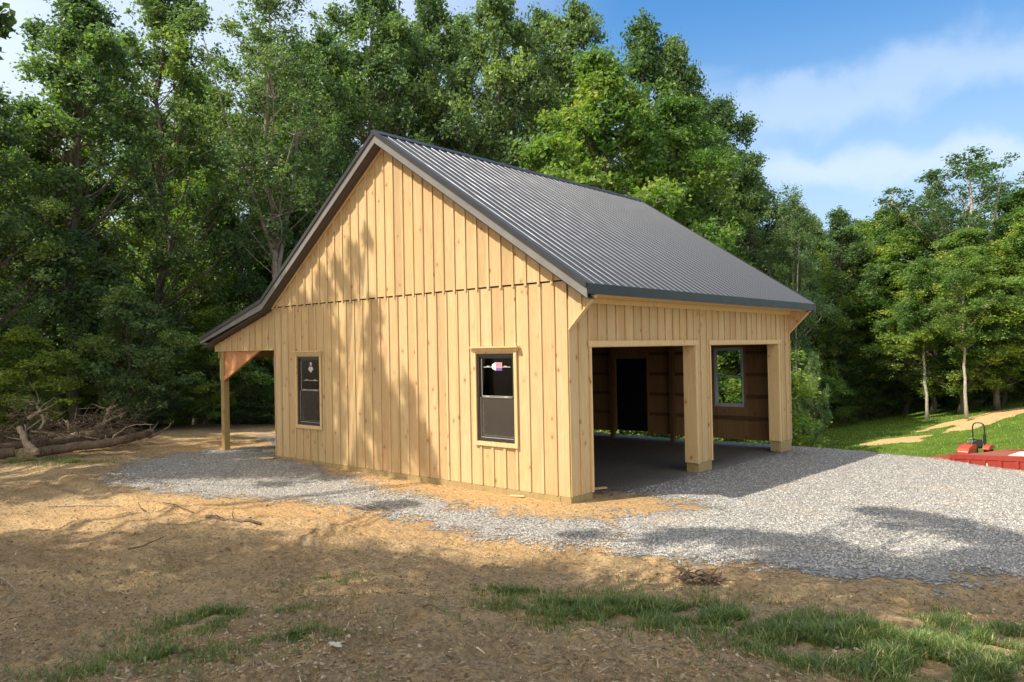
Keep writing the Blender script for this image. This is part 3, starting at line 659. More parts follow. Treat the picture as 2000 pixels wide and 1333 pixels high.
# --- eave: soffit, frieze, brackets
mb = MB(); mb.box(.03, .555, .031, L-.031, 3.178, 3.19); mb.build('soffit', M_TRIM, garage)
mb = MB(); mb.box(.027, .052, .02, L-.02, 3.09, 3.176); mb.build('frieze_board', M_TRIM, garage)
for yy, sg in ((0.0, -1), (L, 1)):
    f0 = lambda x, z: (x, yy, z); f1 = lambda x, z: (x, yy-sg*.022, z)
    mb = MB()
    mb.prism([(.0245, 2.66), (.27, 2.905), (.27, under(.27)), (.0245, under(.0245))], lambda x, z: (x, yy+sg*.004, z), lambda x, z: (x, yy-sg*.02, z))
    mb.prism([(.273, 2.908), (.46, 3.095), (.50, 3.136), (.40, under(.40)), (.273, under(.273))], lambda x, z: (x, yy+sg*.003, z), lambda x, z: (x, yy-sg*.02, z))
    mb.prism([(.245, 2.85), (.295, 2.90), (.295, under(.295)), (.245, under(.245))], lambda x, z: (x, yy+sg*.026, z), lambda x, z: (x, yy+sg*.005, z))
    br = mb.build('eave_bracket', M_SIDING, garage)
    mb = MB(); mb.prism([(.0245, 2.635), (.56, 3.172), (.535, 3.172), (.0245, 2.66)], lambda x, z: (x, yy+sg*.03, z), lambda x, z: (x, yy-sg*.05, z)); mb.build('bracket_trim', M_TRIM, br)
# --- roof
slopes = [((RX, RZ), (EX, EZ)), ((RX, RZ), (KX, KZ)), ((KX, KZ), (TX, TZ))]
def ribbed(a, b):
    (xa, za), (xb, zb) = a, b; nx, nz_ = (za-zb), (xb-xa)
    ln = math.hypot(nx, nz_); nx, nz_ = nx/ln, nz_/ln
    if nz_ < 0: nx, nz_ = -nx, -nz_
    prof = []; y = Y0-.015; k = 0
    pitch = .2286
    while y < Y1+.015-.05:
        prof += [(y, 0), (y+.008, .0145), (y+.030, .0145), (y+.042, 0), (y+.042+.06, 0), (y+.042+.068, .004), (y+.042+.084, .004), (y+.042+.092, 0)]; y += pitch
    prof.append((Y1+.015, 0))
    rows = 7; Vr = []
    for q in range(rows):
        t_ = q/(rows-1); x, z = xa+(xb-xa)*t_, za+(zb-za)*t_
        Vr += [(x+nx*h, yy+0.0, z+nz_*h) for yy, h in prof]
    n = len(prof); Fr = [(q*n+i, q*n+i+1, (q+1)*n+i+1, (q+1)*n+i) for q in range(rows-1) for i in range(n-1)]
    return Vr, Fr
for (a, b), nm in zip(slopes, ('roof', 'roof', 'lean_to_roof')):
    if nm == 'roof': a = (a[0]+(.02 if b[0] > a[0] else -.02), a[1]-.014)
    Vr, Fr = ribbed(a, b); o = link(nm, np_mesh(nm, Vr, Fr, M_ROOF), garage)
    d = MB(); sloped(d, min(a[0], b[0]), max(a[0], b[0]), *( (a[1], b[1]) if a[0] < b[0] else (b[1], a[1]) ), -.10, -.006, Y0+.02, Y1-.02)
    d.build('roof_deck', M_SOFFIT, garage)
# ridge cap
mb = MB()
for sg, (px_, pz_) in ((1, (EX, EZ)), (-1, (KX, KZ))):
    dx = px_-RX; dz = pz_-RZ; ll = math.hypot(dx, dz); xb, zb = RX+dx/ll*.17, RZ+dz/ll*.17
    P = [(RX, RZ+.036), (xb, zb+.028), (xb, zb+.020), (RX, RZ+.024)]
    if sg < 0: P = P[::-1]
    mb.prism(P, lambda x, z: (x, Y0-.03, z), lambda x, z: (x, Y1+.03, z))
mb.build('ridge_cap', M_DRIP, garage)
# rakes (front and far)
for yf, sg in ((Y0, -1), (Y1, 1)):
    a_ = MB(); b_ = MB(); c_ = MB()
    segs = [(TX, TZ, KX, KZ), (KX, KZ, RX, RZ), (RX, RZ, EX, EZ)]
    for xa, za, xb, zb in segs:
        ys = sorted((yf-sg*.0, yf+sg*.028)); sloped(a_, xa, xb, za, zb, -.065, .026 if xa != KX or True else .02, *ys)
        ys = sorted((yf-sg*.022, yf+sg*.004)); sloped(b_, xa, xb, za if xa != TX else za+.07, zb, -.222, -.066, *ys) if xa != TX else b_.hexa([(xa, ys[0], za-.14), (xb, ys[0], zb-.222), (xb, ys[1], zb-.222), (xa, ys[1], za-.14), (xa, ys[0], za-.066), (xb, ys[0], zb-.066), (xb, ys[1], zb-.066), (xa, ys[1], za-.066)])
        ys = sorted((yf-sg*.024, (0 if sg < 0 else L)+sg*.002)); sloped(c_, xa, min(xb, EX-.03), za, zb if xb < EX else zb+.02, -.25, -.236, *ys)
    a_.build('rake_trim', M_DRIP, garage); b_.build('fascia', M_FASCIA, garage); c_.build('soffit', M_SOFFIT, garage)  # dark upper strip: the trim's shaded bevel put into the colour
mb = MB(); mb.box(EX-.012, EX+.016, Y0-.0, Y1+.0, 3.180, EZ+.006); mb.build('eave_fascia', M_DRIP, garage)
mb = MB(); mb.box(TX-.016, TX+.012, Y0, Y1, TZ-.15, TZ-.002); mb.build('eave_fascia', M_DRIP, garage)
mb = MB(); mb.prism([(TX+.02, TZ-.15), (TX+.25, TZ-.15), (TX+.25, TZ-.24+.12), (TX+.02, TZ-.12)], lambda x, z: (x, Y0+.03, z), lambda x, z: (x, 0, z)); mb.build('eave_return', M_FASCIA, garage)
# strip of wood under both rakes
mb = MB()
for xa, za, xb, zb in ((KX+.12, ztop(KX+.12), RX, RZ), (RX, RZ, -.0, ztop(-.0))):
    sloped(mb, xa, xb, za, zb, -.30, -.255, -.062, -.037)
mb.build('rake_strip', M_TRIM, garage)
# lean-to posts, beam, gussets
for k, yy in enumerate((0.03, 3.05, 6.1, 9.0)):
    mb = MB(); mb.box(-11.15, -11.0, yy, yy+.15, -.35, 2.50); mb.build('post', M_TREATED, garage, bevel=.006)
mb = MB(); mb.box(-11.20, -11.155, .0, L, 2.28, 2.50); mb.box(-10.995, -10.955, .0, L, 2.28, 2.50); mb.build('beam', M_TREATED, garage)
mb = MB(); mb.prism([(-10.99, 2.474), (-9.2, 2.474), (-9.36, 2.40), (-10.95, 1.72), (-10.99, 1.72)], lambda x, z: (x, .06, z), lambda x, z: (x, .085, z))
mb.build('gusset', M_GUSSET, garage)
mb = MB(); mb.prism([(-9.18, 2.474), (-9.36, 2.474), (-10.99, 1.80), (-10.99, 1.70)], lambda x, z: (x, .02, z), lambda x, z: (x, .058, z)); mb.build('knee_brace', M_GUSSET, garage)
mb = MB(); mb.prism([(.06, 2.5), (.06, 1.72), (.12, 1.72), (.75, 2.5)], lambda y, z: (-11.235, y, z), lambda y, z: (-11.205, y, z)); mb.build('side_gusset', M_TRIM, garage)
mb = MB(); mb.box(-11.38, -8.6, -.0, .024, 2.452, 2.4735); mb.build('header_trim', M_TRIM, garage)
mb = MB(); mb.box(-W-.028, -W-.0, -.004, .022, 0, 2.45); mb.build('corner_trim', M_TRIM, garage)
# rafters of the lean-to
mb = MB()
for k in range(16):
    yy = .1+k*.6
    sloped(mb, TX+.15, -W-.05, ztop(TX+.15), ztop(-W-.05)-.02, -.24, -.105, yy, yy+.04)
mb.build('rafter', M_TREATED, garage)

# windows
def window(w, mp_, frame_mat, trims, sash_low=True, sticker=None, low_sash=False, screen=True):
    x0, x1, z0, z1 = w; root = None
    def bx(mb, a, b, c, d_, e, f): # s range, z range, depth range
        P = [mp_(a, c, f), mp_(b, c, f), mp_(b, c, e), mp_(a, c, e), mp_(a, d_, f), mp_(b, d_, f), mp_(b, d_, e), mp_(a, d_, e)]; mb.hexa(P)
    fw = .045; mb = MB()
    bx(mb, x0, x0+fw, z0, z1, -.07, .012); bx(mb, x1-fw, x1, z0, z1, -.07, .012); bx(mb, x0+fw, x1-fw, z0, z0+fw+.01, -.07, .012); bx(mb, x0+fw, x1-fw, z1-fw, z1, -.07, .012)
    root = mb.build('window', frame_mat, garage, bevel=.003)
    zm = (z0+z1)/2+.0; sw = .036; a, b = x0+fw, x1-fw
    for nm, lo, hi, dd in (('sash', zm-.012, z1-fw, -.018), ('sash', z0+fw+.01, zm+.022, -.045)):
        mb = MB(); bx(mb, a, a+sw, lo, hi, dd-.022, dd); bx(mb, b-sw, b, lo, hi, dd-.022, dd); bx(mb, a+sw, b-sw, lo, lo+sw, dd-.022, dd); bx(mb, a+sw, b-sw, hi-sw, hi, dd-.022, dd)
        mb.build(nm, frame_mat, root, bevel=.002)
        mb = MB(); bx(mb, a+sw, b-sw, lo+sw, hi-sw, dd-.014, dd-.010); mb.build('pane', M_GLASS, root)
        if trims:
            mb = MB(); e = .006; bx(mb, a+sw, a+sw+e, lo+sw, hi-sw, dd-.009, dd-.004); bx(mb, a+sw+e, b-sw, lo+sw, lo+sw+e, dd-.009, dd-.004); mb.build('spacer', M_SPACER, root)
    if screen and trims:
        mb = MB(); bx(mb, a+.01, b-.01, z0+fw+.015, zm-.01, -.016, -.0155); mb.build('screen', M_SCREEN, root)
        mb = MB(); bx(mb, a+.005, b-.005, z0+fw+.0155, z0+fw+.022, -.015, -.005); bx(mb, a+.004, a+.010, z0+fw+.03, zm, -.015, -.009); mb.build('screen_frame', M_SPACER, root)
    if trims:
        mb = MB(); bx(mb, a+.06, b-.05, zm+.003, zm+.010, -.0175, -.008)
        for c in (a+.18, b-.18): bx(mb, c-.035, c+.035, zm+.0105, zm+.022, -.0175, -.006)
        mb.build('latch_rail', M_SPACER, root)
        tw = .062
        mb = MB(); bx(mb, x0-tw, x0-.001, z0-.001, z1+.04, .0245, .045); bx(mb, x1+.001, x1+tw, z0-.001, z1+.04, .0245, .045); bx(mb, x0-tw, x1+tw, z0-.075, z0-.002, .0245, .046)
        mb.build('trim', M_TRIM, root)
        mb = MB(); bx(mb, x0-.09, x1+.09, z1+.041, z1+.1, .024, .058); bx(mb, x0-.11, x1+.13, z1+.101, z1+.128, .022, .105); bx(mb, x0-.0, x1+.0, z1+.003, z1+.04, .013, .03)
        mb.build('head_trim', M_TRIM, root)
    return root, bx
wr, bx = window(WIN_R, GABLE, M_VINYL, True)
mb = MB(); bx(mb, -1.87, -1.25, 2.055, 2.066, -.0275, -.022)
for c in (-1.76, -1.36): bx(mb, c-.035, c+.03, 2.067, 2.080, -.0275, -.02)
mb.build('hanger_strip', M_SPACER, wr)
def flat(mb, pts, d0, d1): mb.prism(pts, lambda s, z: GABLE(s, z, d0), lambda s, z: GABLE(s, z, d1))
cx, cz = -1.56, 2.07
mb = MB(); flat(mb, [(cx-.115, cz), (cx-.105, cz-.035), (cx-.04, cz-.066), (cx-.02, cz-.07), (cx-.02, cz+.07), (cx-.04, cz+.066), (cx-.105, cz+.035)], -.0215, -.0205); st = mb.build('sticker', M_WHITE, wr)
mb = MB(); flat(mb, [(cx-.0195, cz-.025), (cx+.125, cz-.025), (cx+.125, cz+.07), (cx-.0195, cz+.07)], -.0215, -.0205); mb.build('sticker', M_PINK, wr)
mb = MB(); flat(mb, [(cx-.0195, cz-.07), (cx+.125, cz-.07), (cx+.125, cz-.026), (cx-.0195, cz-.026)], -.0215, -.0205)
for k, (a, b, c, d_) in enumerate([(.0, .012, -.01, .05), (.014, .035, .03, .04), (.025, .035, .0, .03), (.045, .052, .02, .055), (.055, .07, .03, .037), (.075, .082, .025, .05), (.088, .105, .04, .047), (.05, .11, -.006, .002)]):
    flat(mb, [(cx+a, cz+c), (cx+b, cz+c), (cx+b, cz+d_), (cx+a, cz+d_)], -.0203, -.0198)
mb.build('sticker_print', M_PURPLE, wr)
wl, bx = window(WIN_L, GABLE, M_VINYL, True)
mb = MB(); bx(mb, -7.40, -6.87, 1.755, 1.765, -.0275, -.022)
for c in (-7.28, -6.98): bx(mb, c-.04, c+.04, 1.766, 1.78, -.0275, -.02)
mb.build('hanger_strip', M_SPACER, wl)
mb = MB(); flat(mb, [(-7.22, 2.01), (-7.12, 1.93), (-7.02, 2.01), (-7.06, 2.06), (-7.18, 2.06)], -.0215, -.0205); flat(mb, [(-7.15, 2.10), (-7.08, 2.10), (-7.08, 2.16), (-7.15, 2.16)], -.0215, -.0205); mb.build('sticker', M_SPACER, wl)
mb = MB(); flat(mb, [(-7.17, 2.061), (-7.07, 2.061), (-7.07, 2.099), (-7.17, 2.099)], -.0215, -.0205); mb.build('sticker_print', M_PURPLE, wl)
FARIN = lambda s, z, d: (s, L-.02-d, z)
window(WIN_F, FARIN, M_VINYL_IN, False)

# ------------------------------------------------------------------ trees
ROOF_L = ['set-back tree left of the tree behind the roof peak', 'set-back tree right of the roof peak', 'set-back tree over the middle of the ridge', 'set-back tree over the right part of the ridge', 'set-back tree behind the lobed tree against the blue sky', 'set-back tree where the tall crowns step down', 'set-back tree near the loose outer twigs', 'set-back tree above the low eave end']
DEEP_L = ['tree filling the gap behind the left-edge tree', 'tree behind the tall full-crowned tree at the far left', 'tree behind and right of the tallest dark green tree', 'tree left of the airy pale tree, set back', 'tree just left of the airy pale tree, lower crown', 'tree directly behind the airy pale tree', 'tree right of the airy pale tree above the left roof slope', "lower tree above the brush pile's right end", 'tree above the upper left roof slope, set back', 'tree beyond the left edge of the photo', 'tree far beyond the left edge of the photo']
BACK_L = ['skyline tree directly right of the low eave end', 'skyline tree just right of the dip in the woods', 'skyline tree left of the half-bare tree', 'skyline tree behind the half-bare tree', 'skyline tree behind the big sparse crown', 'skyline tree at the right edge of the photo', 'skyline tree just outside the right edge', 'skyline tree far outside the right edge', 'light green tree in the middle row right of the garage', 'light green tree in the middle row under the half-bare tree']
EDGE_L = ['dark low bush touching the far garage corner at the right', 'dark bush just right of the small crooked tree', 'low dark bush left of the pale trunks, third from the garage', 'low dark bush left of the thin straight pale trunk', 'dark bush at the foot of the thin straight pale trunk', 'dark bush between the two pale trunks', 'dark bush right of the slim leaning trunk', 'dark bush beneath the thick-trunked tree at the right', 'dark bush beyond the right edge of the photo']
SAP_L = ['leafy sapling at the left edge of the photo behind the brush pile', 'leafy bush behind the left end of the brush pile', 'low sapling behind the middle of the brush pile', 'taller leafy sapling above the middle of the brush pile', 'low sapling over the right end of the brush pile', 'leafy sapling right of the brush pile', 'sapling halfway between the brush pile and the porch post', 'tall sapling just left of the lean-to porch post', 'low sapling seen through the left part of the lean-to opening', 'sapling seen through the right part of the lean-to opening', 'sapling behind the left corner of the garage wall', 'sapling hidden low behind the left window part of the garage']
def rot_to(v):
    v = v/np.linalg.norm(v); a = np.array([0, 0, 1.]) if abs(v[2]) < .95 else np.array([1., 0, 0]); x = np.cross(a, v); x /= np.linalg.norm(x); return x, np.cross(v, x), v
def leaves(cl, total, leaf, seed, flat=.62, shell=.5, droop=.0):
    rg = np.random.default_rng(seed); C = np.array([c[0] for c in cl]); Rr = np.array([c[1] for c in cl]); T = np.array([c[2] for c in cl])
    w = Rr**2; w /= w.sum(); k = rg.choice(len(cl), total, p=w)
    d = rg.normal(size=(total, 3)); d /= np.linalg.norm(d, axis=1)[:, None]; rad = rg.random(total)**shell
    d[:, 2] = np.where((d[:, 2] < -.4) & (rg.random(total) < .5), -d[:, 2], d[:, 2])
    # lumpy clump outline
    lump = .72+.5*np.sin(d[:, 0]*5.1+k)*np.sin(d[:, 1]*4.7+k*1.7)*np.cos(d[:, 2]*4+k*.6)+.25*rg.random(total)
    off = d*(rad*lump*Rr[k])[:, None]; off[:, 2] *= flat
    off[:, 2] -= droop*(off[:, 0]**2+off[:, 1]**2)/Rr[k]
    P = C[k]+off
    nrm = d*.35+np.array([0, 0, .30])+rg.normal(size=(total, 3))*.6; nrm /= np.linalg.norm(nrm, axis=1)[:, None]
    t = rg.normal(size=(total, 3)); t -= nrm*np.sum(t*nrm, 1)[:, None]; t /= np.linalg.norm(t, axis=1)[:, None]; b = np.cross(nrm, t)
    ln = leaf*(.5+.9*rg.random(total)**1.5); wd = ln*.62
    V4 = np.stack([P-t*ln[:, None]*.5, P+b*wd[:, None]*.5+nrm*ln[:, None]*.06, P+t*ln[:, None]*.5-nrm*ln[:, None]*.08, P-b*wd[:, None]*.5+nrm*ln[:, None]*.06], 1).reshape(-1, 3)
    tone = np.repeat(np.clip(T[k]+rg.normal(0, .19, total), 0, 1), 4)
    return V4, np.arange(total*4).reshape(-1, 4), tone
def limb_path(p, d, ln, up, rg, n=5, wob=.12):
    pts = [p]; d = d/np.linalg.norm(d)
    for i in range(n):
        d = d+np.array([rg.normal()*wob, rg.normal()*wob, up/n]); d = d/np.linalg.norm(d); pts.append(pts[-1]+d*ln/n)
    return pts
def gen_tree(seed, Ht, R, cb, nl, leaf, total, mat_leaf, mat_bark=None, cr=(.55, 1.05), r0=None, tone=.4, tv=.22, e0=12, e1=62, fork=0, shell=.5, flat=.62, sub=(4, 6), droop=0., peak=.45):
    rg = np.random.default_rng(seed); mb = MB(); cl = []; r0 = r0 or Ht*.011
    n = 12; tp = [np.array([0, 0, -.4])]; dx = dy = 0
    for i in range(1, n+1):
        dx += rg.normal()*.012*Ht/n*2; dy += rg.normal()*.012*Ht/n*2; tp.append(np.array([dx*i*.35, dy*i*.35, Ht*.95*i/n]))
    tr = [r0*1.35]+[r0*(1-i/(n+.6))**.8 for i in range(1, n+1)]; mb.tube(tp, tr, 8)
    def tat(z):
        i = min(max(int(z/(Ht*.95)*n), 0), n-1); a = (z-tp[i][2])/(tp[i+1][2]-tp[i][2]); return tp[i]*(1-a)+tp[i+1]*a, tr[i]*(1-a)+tr[i+1]*a
    for i in range(nl):
        t = (i+rg.random()*.8)/nl; z = cb+(.94*Ht-cb)*t; p, rr = tat(z)
        prof = (t/peak)**.5 if t < peak else ((1-t)/(1-peak))**.62; prof = max(.22, prof)
        ln = R*prof*rg.uniform(.65, 1.15); az = i*2.4+rg.normal()*.5; el = math.radians(e0+(e1-e0)*t+rg.normal()*8)
        d = np.array([math.cos(az)*math.cos(el), math.sin(az)*math.cos(el), math.sin(el)])
        P = limb_path(p, d, ln, .25, rg); lr = max(.012, rr*.42); mb.tube(P, [lr*(1-k/6.2) for k in range(6)], 5, False)
        tb = np.clip(tone+rg.normal()*tv, .02, .98)
        cl.append((P[-1], rg.uniform(*cr)*.9, tb))
        for k in range(rg.integers(*sub)):
            a = rg.uniform(.3, .98); q = P[min(int(a*5), 4)]; q = q+(P[min(int(a*5)+1, 5)]-q)*(a*5 % 1)
            dd = P[min(int(a*5)+1, 5)]-P[min(int(a*5), 4)]; dd = dd/np.linalg.norm(dd); sd = rg.normal(size=3); sd[2] = sd[2]*.5+.15; dd = dd*.55+sd/np.linalg.norm(sd)
            sl = ln*rg.uniform(.22, .45); Q = limb_path(q, dd, sl, .15, rg, 3); mb.tube(Q, [lr*.45, lr*.3, lr*.2, lr*.08], 4, False)
            cl.append((Q[-1], rg.uniform(*cr), np.clip(tb+rg.normal()*.1, .02, .98)))
            if rg.random() < .5: cl.append((Q[1]+rg.normal(size=3)*.2, rg.uniform(*cr)*.8, tb))
    cl.append((tp[-1], cr[1]*.9, tone)); cl.append((tp[-2]+np.array([.3, 0, 0]), cr[1]*.9, tone))
    V4, F4, tn = leaves(cl, total, leaf, seed+99, flat, shell, droop)
    return mb.mesh('trunk', mat_bark or M_BARK, True), np_mesh('crown', V4, F4, mat_leaf, attrs=dict(tone=tn))
def gen_lobed(seed, Ht, R, cb, nlobe, leaf, total, mat_leaf, mat_bark=None, lr=(1.1, 2.0), cr=(.38, .72), r0=None, tone=.4, tv=.2, lflat=.8, flat=.75, shell=.45, nc=(9, 15), lean=0., fork=False, out=.78, peak=.4, free=90, wob=.011):
    rg = np.random.default_rng(seed); mb = MB(); cl = []; r0 = r0 or Ht*.0105; n = 12; tp = [np.array([0, 0, -.5])]; w = np.zeros(2)
    for i in range(1, n+1):
        w = w+rg.normal(size=2)*wob*Ht; tp.append(np.array([w[0]+lean*Ht*(i/n)**1.5, w[1], Ht*.93*i/n]))
    tr = [r0*1.4]+[r0*(1-i/(n+.8))**.75 for i in range(1, n+1)]; mb.tube(tp, tr, 9)
    def tat(z):
        z = max(z, .1); i = min(int(z/(Ht*.93)*n), n-1); a = (z-tp[i][2])/(tp[i+1][2]-tp[i][2]); return tp[i]*(1-a)+tp[i+1]*a, tr[i]*(1-a)+tr[i+1]*a
    if fork:
        for az, el, zf in ((.4, 80, .30), (3.4, 76, .36)):
            p, rr = tat(Ht*zf); d = np.array([math.cos(az)*math.cos(math.radians(el)), math.sin(az)*math.cos(math.radians(el)), math.sin(math.radians(el))])
            P = limb_path(p, d, Ht*.52, .1, rg, 8, .03); mb.tube(P, [rr*.75*(1-k/9.5) for k in range(9)], 7, False)
            for k in range(3, 9):
                for q_ in range(4): cl.append((P[k]+rg.normal(size=3)*.7, rg.uniform(*cr), tone))
    for i in range(nlobe):
        t = (i+rg.random())/nlobe; z = cb+(Ht*.95-cb)*t**.9; prof = (t/peak)**.45 if t < peak else ((1-t)/(1-peak))**.55
        prof = max(.12, prof); L0 = rg.uniform(*lr)*(.65+.4*prof); az = i*2.4+rg.normal()*.7; p, rr = tat(min(z, Ht*.92))
        rad = max(0., R*prof*rg.uniform(.35, 1.05)-L0*.45); c = np.array([p[0]+math.cos(az)*rad, p[1]+math.sin(az)*rad, z])
        zs = max(cb*.75, z-rad*rg.uniform(.7, 1.3)-.4); s0, rs = tat(zs); lrad = min(rs*.5, .02+.022*rad)
        m1 = s0*.6+c*.4+np.array([0, 0, -.12*rad])+rg.normal(size=3)*.12; m2 = s0*.25+c*.75+rg.normal(size=3)*.15; mb.tube([s0, m1, m2, c], [lrad, lrad*.75, lrad*.5, lrad*.3], 6, False)
        tb = float(np.clip(tone+rg.normal()*tv, .03, .97))
        for k in range(rg.integers(*nc)):
            d = rg.normal(size=3); d /= np.linalg.norm(d); d[2] = d[2] if d[2] > -.35 else -d[2]; q = c+d*np.array([1, 1, lflat])*L0*rg.uniform(.35, out)
            mb.tube([c, (c+q)/2+rg.normal(size=3)*.08, q], [lrad*.35, lrad*.2, .008], 4, False)
            cl.append((q, rg.uniform(*cr)*(.8+.25*L0/lr[1]), float(np.clip(tb+rg.normal()*.12, .02, .98))))
    for i in range(free):      # loose sprays that close the crown between the lobes
        t = rg.random(); z = cb+(Ht*.93-cb)*t; prof = (t/peak)**.45 if t < peak else ((1-t)/(1-peak))**.55; az = rg.random()*6.283
        p, rr = tat(z*.93); rad = R*max(.1, prof)*math.sqrt(rg.uniform(.1, 1.0))*(.82+.22*math.sin(3*az+seed+t*5)+.12*math.sin(7*az-t*9)); q = np.array([p[0]+math.cos(az)*rad, p[1]+math.sin(az)*rad, z])
        s0, rs = tat(max(cb*.7, z-rad*.9-.3)); mb.tube([s0, (s0+q)/2+rg.normal(size=3)*.15-np.array([0, 0, .1*rad]), q], [.012+.008*rad, .010+.004*rad, .006], 4, False)
        cl.append((q, rg.uniform(*cr)*1.05, float(np.clip(tone+rg.normal()*tv, .02, .98))))
    for dz in (.0, -.5, -1.1): cl.append((np.array([tp[-1][0]+rg.normal()*.3, tp[-1][1]+rg.normal()*.3, Ht-cr[1]+dz]), cr[1]*.85, tone))
    V4, F4, tn = leaves(cl, total, leaf, seed+99, flat, shell)
    return mb.mesh('trunk', mat_bark or M_BARK, True), np_mesh('crown', V4, F4, mat_leaf, attrs=dict(tone=tn))
TALL = [gen_lobed(101+k, 21, 4.7, 3.4, 30, .185, 45000, M_LEAF, tone=.42, lr=(.9, 1.7), cr=(.35, .78), lflat=1.15, flat=1.0, free=150, shell=.6) for k in range(4)]
YEL = [gen_lobed(201+k, 17, 4.6, 2.2, 28, .18, 48000, M_LEAFY, tone=.42, lflat=.85, flat=.8, tv=.26, lr=(.9, 1.7), cr=(.40, .8), free=120, shell=.6) for k in range(3)]
AIRY = [gen_lobed(301, 21, 3.6, 7.5, 22, .15, 30000, M_LEAFB, M_BARKMID, r0=.19, fork=True, tone=.5, cr=(.4, .8), nc=(7, 12), out=1.05, lflat=1.2, flat=1.1, free=60, wob=.004, shell=.7)]
SPARSE = [gen_lobed(401, 19, 5.4, 6, 22, .17, 24000, M_LEAFB, M_BARKPALE, r0=.24, fork=True, tone=.28, cr=(.35, .7), lr=(1.0, 1.7), nc=(6, 10), out=1.05, lflat=1.1, flat=.9, free=50, peak=.6, wob=.006)]
LOW = [gen_lobed(501+k, 8.5, 3.2, .6, 20, .15, 26000, M_LEAF if k < 1 else M_LEAFY, lr=(.6, 1.2), cr=(.32, .65), r0=.07, tone=.5, tv=.25, lean=.03, lflat=1., flat=.85, free=60) for k in range(3)]
SLIM = [gen_lobed(601, 15, 3.0, 6.5, 18, .17, 22000, M_LEAFY, M_BARKPALE, r0=.12, tone=.4, lean=-.02, flat=.9, free=40, wob=.005)]
HT = {id(TALL): 21, id(YEL): 17, id(AIRY): 21, id(SPARSE): 19, id(LOW): 8.5, id(SLIM): 15}
prng = random.Random(5)
def plant(kind, u, D, vtop, name, label, cat='tree', group=None, k=None, rot=None, wide=1.0, base=None):
    p = atd(u, 680, D); z = float(hsmooth(p[0], p[1])) if base is None else base
    top = atd(u, vtop, D)[2]; s = (top-z)/HT[id(kind)]
    tm, cm = kind[prng.randrange(len(kind)) if k is None else k]
    e = empty(name, (p[0], p[1], z)); sw = s**.6*wide
    e.scale = (sw, sw, s); e.rotation_euler = (prng.uniform(-.02, .02), prng.uniform(-.02, .02), prng.uniform(0, 6.28) if rot is None else rot)
    tag(e, label, cat, group); link('trunk', tm, e); link('crown', cm, e); return e
# the ones a viewer can point to
plant(TALL, 150, 29, -30, 'tree', 'tall full-crowned tree rising behind the brush pile at the far left', k=0, wide=1.05)
plant(TALL, 285, 33, -80, 'tree', 'tallest dark green tree of the left woods, left of the airy pale tree', k=1)
plant(AIRY, 545, 29, -60, 'tree', 'airy pale-leaved tree with forked light grey trunk just left of the roof', k=0, rot=1.0)
plant(TALL, 10, 27, 150, 'tree', 'dark tree cut by the left edge of the photo, its thick trunk bare below', k=2, wide=.95)
plant(YEL, 80, 31, 190, 'tree', 'light green tree between the left-edge tree and the tall full-crowned one', k=0)
plant(LOW, 250, 27, 560, 'tree', 'dark low tree with leaning trunk right behind the brush pile', k=0)
plant(TALL, 620, 36, 60, 'tree', 'slender dark tree seen just above the left roof slope', k=3, wide=.9)
plant(TALL, 720, 37, -70, 'tree', 'tall bushy tree directly behind the roof peak', k=0)
plant(TALL, 850, 38, -60, 'tree', 'tall dense tree behind the roof just right of the peak', k=1)
plant(TALL, 990, 39, -45, 'tree', 'tall dense tree behind the middle of the ridge', k=2)
plant(TALL, 1110, 42, 20, 'tree', 'blue-green tree with rounded top tips behind the right part of the ridge', k=3)
plant(YEL, 1215, 35, 75, 'tree', 'yellow-green maple with layered drooping boughs above the right end of the ridge', k=0, wide=1.25)
plant(YEL, 1310, 38, 175, 'tree', 'second yellow-green maple, lower and right of the layered maple', k=1, wide=1.1)
plant(TALL, 1225, 45, 25, 'tree', 'dark blue-green tree top showing above the yellow-green maples', k=1)
plant(TALL, 1345, 46, 62, 'tree', 'tall tree with separate lobes standing against the blue sky', k=2, wide=.85)
plant(TALL, 1440, 45, 180, 'tree', 'tree whose crown steps down toward the right behind the roof', k=0, wide=.9)
plant(TALL, 1500, 43, 290, 'tree', 'tree with loose outer twigs at the right end of the tall woods', k=3, wide=.9)
plant(AIRY, 1562, 41, 365, 'tree', 'small-topped loose tree poking out above the low eave end', k=0, wide=.8)
plant(YEL, 1600, 55, 455, 'tree', 'bright green tree beside the far corner of the garage', k=1, wide=.9)
plant(TALL, 1640, 56, 400, 'tree', 'mid green tree at the dip of the skyline right of the garage', k=1, wide=1.1)
plant(TALL, 1755, 60, 385, 'tree', 'tall narrow tree left of the big sparse crown on the skyline', k=2)
plant(SPARSE, 1905, 58, 290, 'tree', 'big sparse-crowned tree with bare limbs against the sky at the right', k=0, wide=1.45)
plant(SPARSE, 1830, 60, 345, 'tree', 'half-bare tree left of the big sparse crown', k=0, wide=.8)
plant(YEL, 1760, 57, 440, 'tree', 'broad light green tree at the back of the green slope', k=0, wide=1.4)
plant(YEL, 1870, 50, 440, 'tree', 'light green tree behind the slim leaning trunk on the slope', k=1, wide=1.3)
plant(SLIM, 1885, 47, 480, 'tree', 'slim tree with pale leaning trunk standing on the edge of the lawn', k=0, wide=1.0)
plant(SLIM, 1808, 49, 500, 'tree', 'thin straight pale-trunked tree left of the leaning one', k=0)
plant(TALL, 1955, 54, 420, 'tree', 'thick-trunked dark tree near the right edge of the photo', k=3, wide=1.2)
plant(YEL, 2010, 50, 400, 'tree', 'light green tree cut by the right edge of the photo', k=0, wide=1.2)
plant(LOW, 1585, 36, 690, 'tree', 'small crooked tree on the grass beside the far garage corner', k=0, wide=.42)
plant(LOW, 1650, 57, 650, 'tree', 'low bushy tree at the foot of the woods, second from the garage', k=2, wide=1.2)
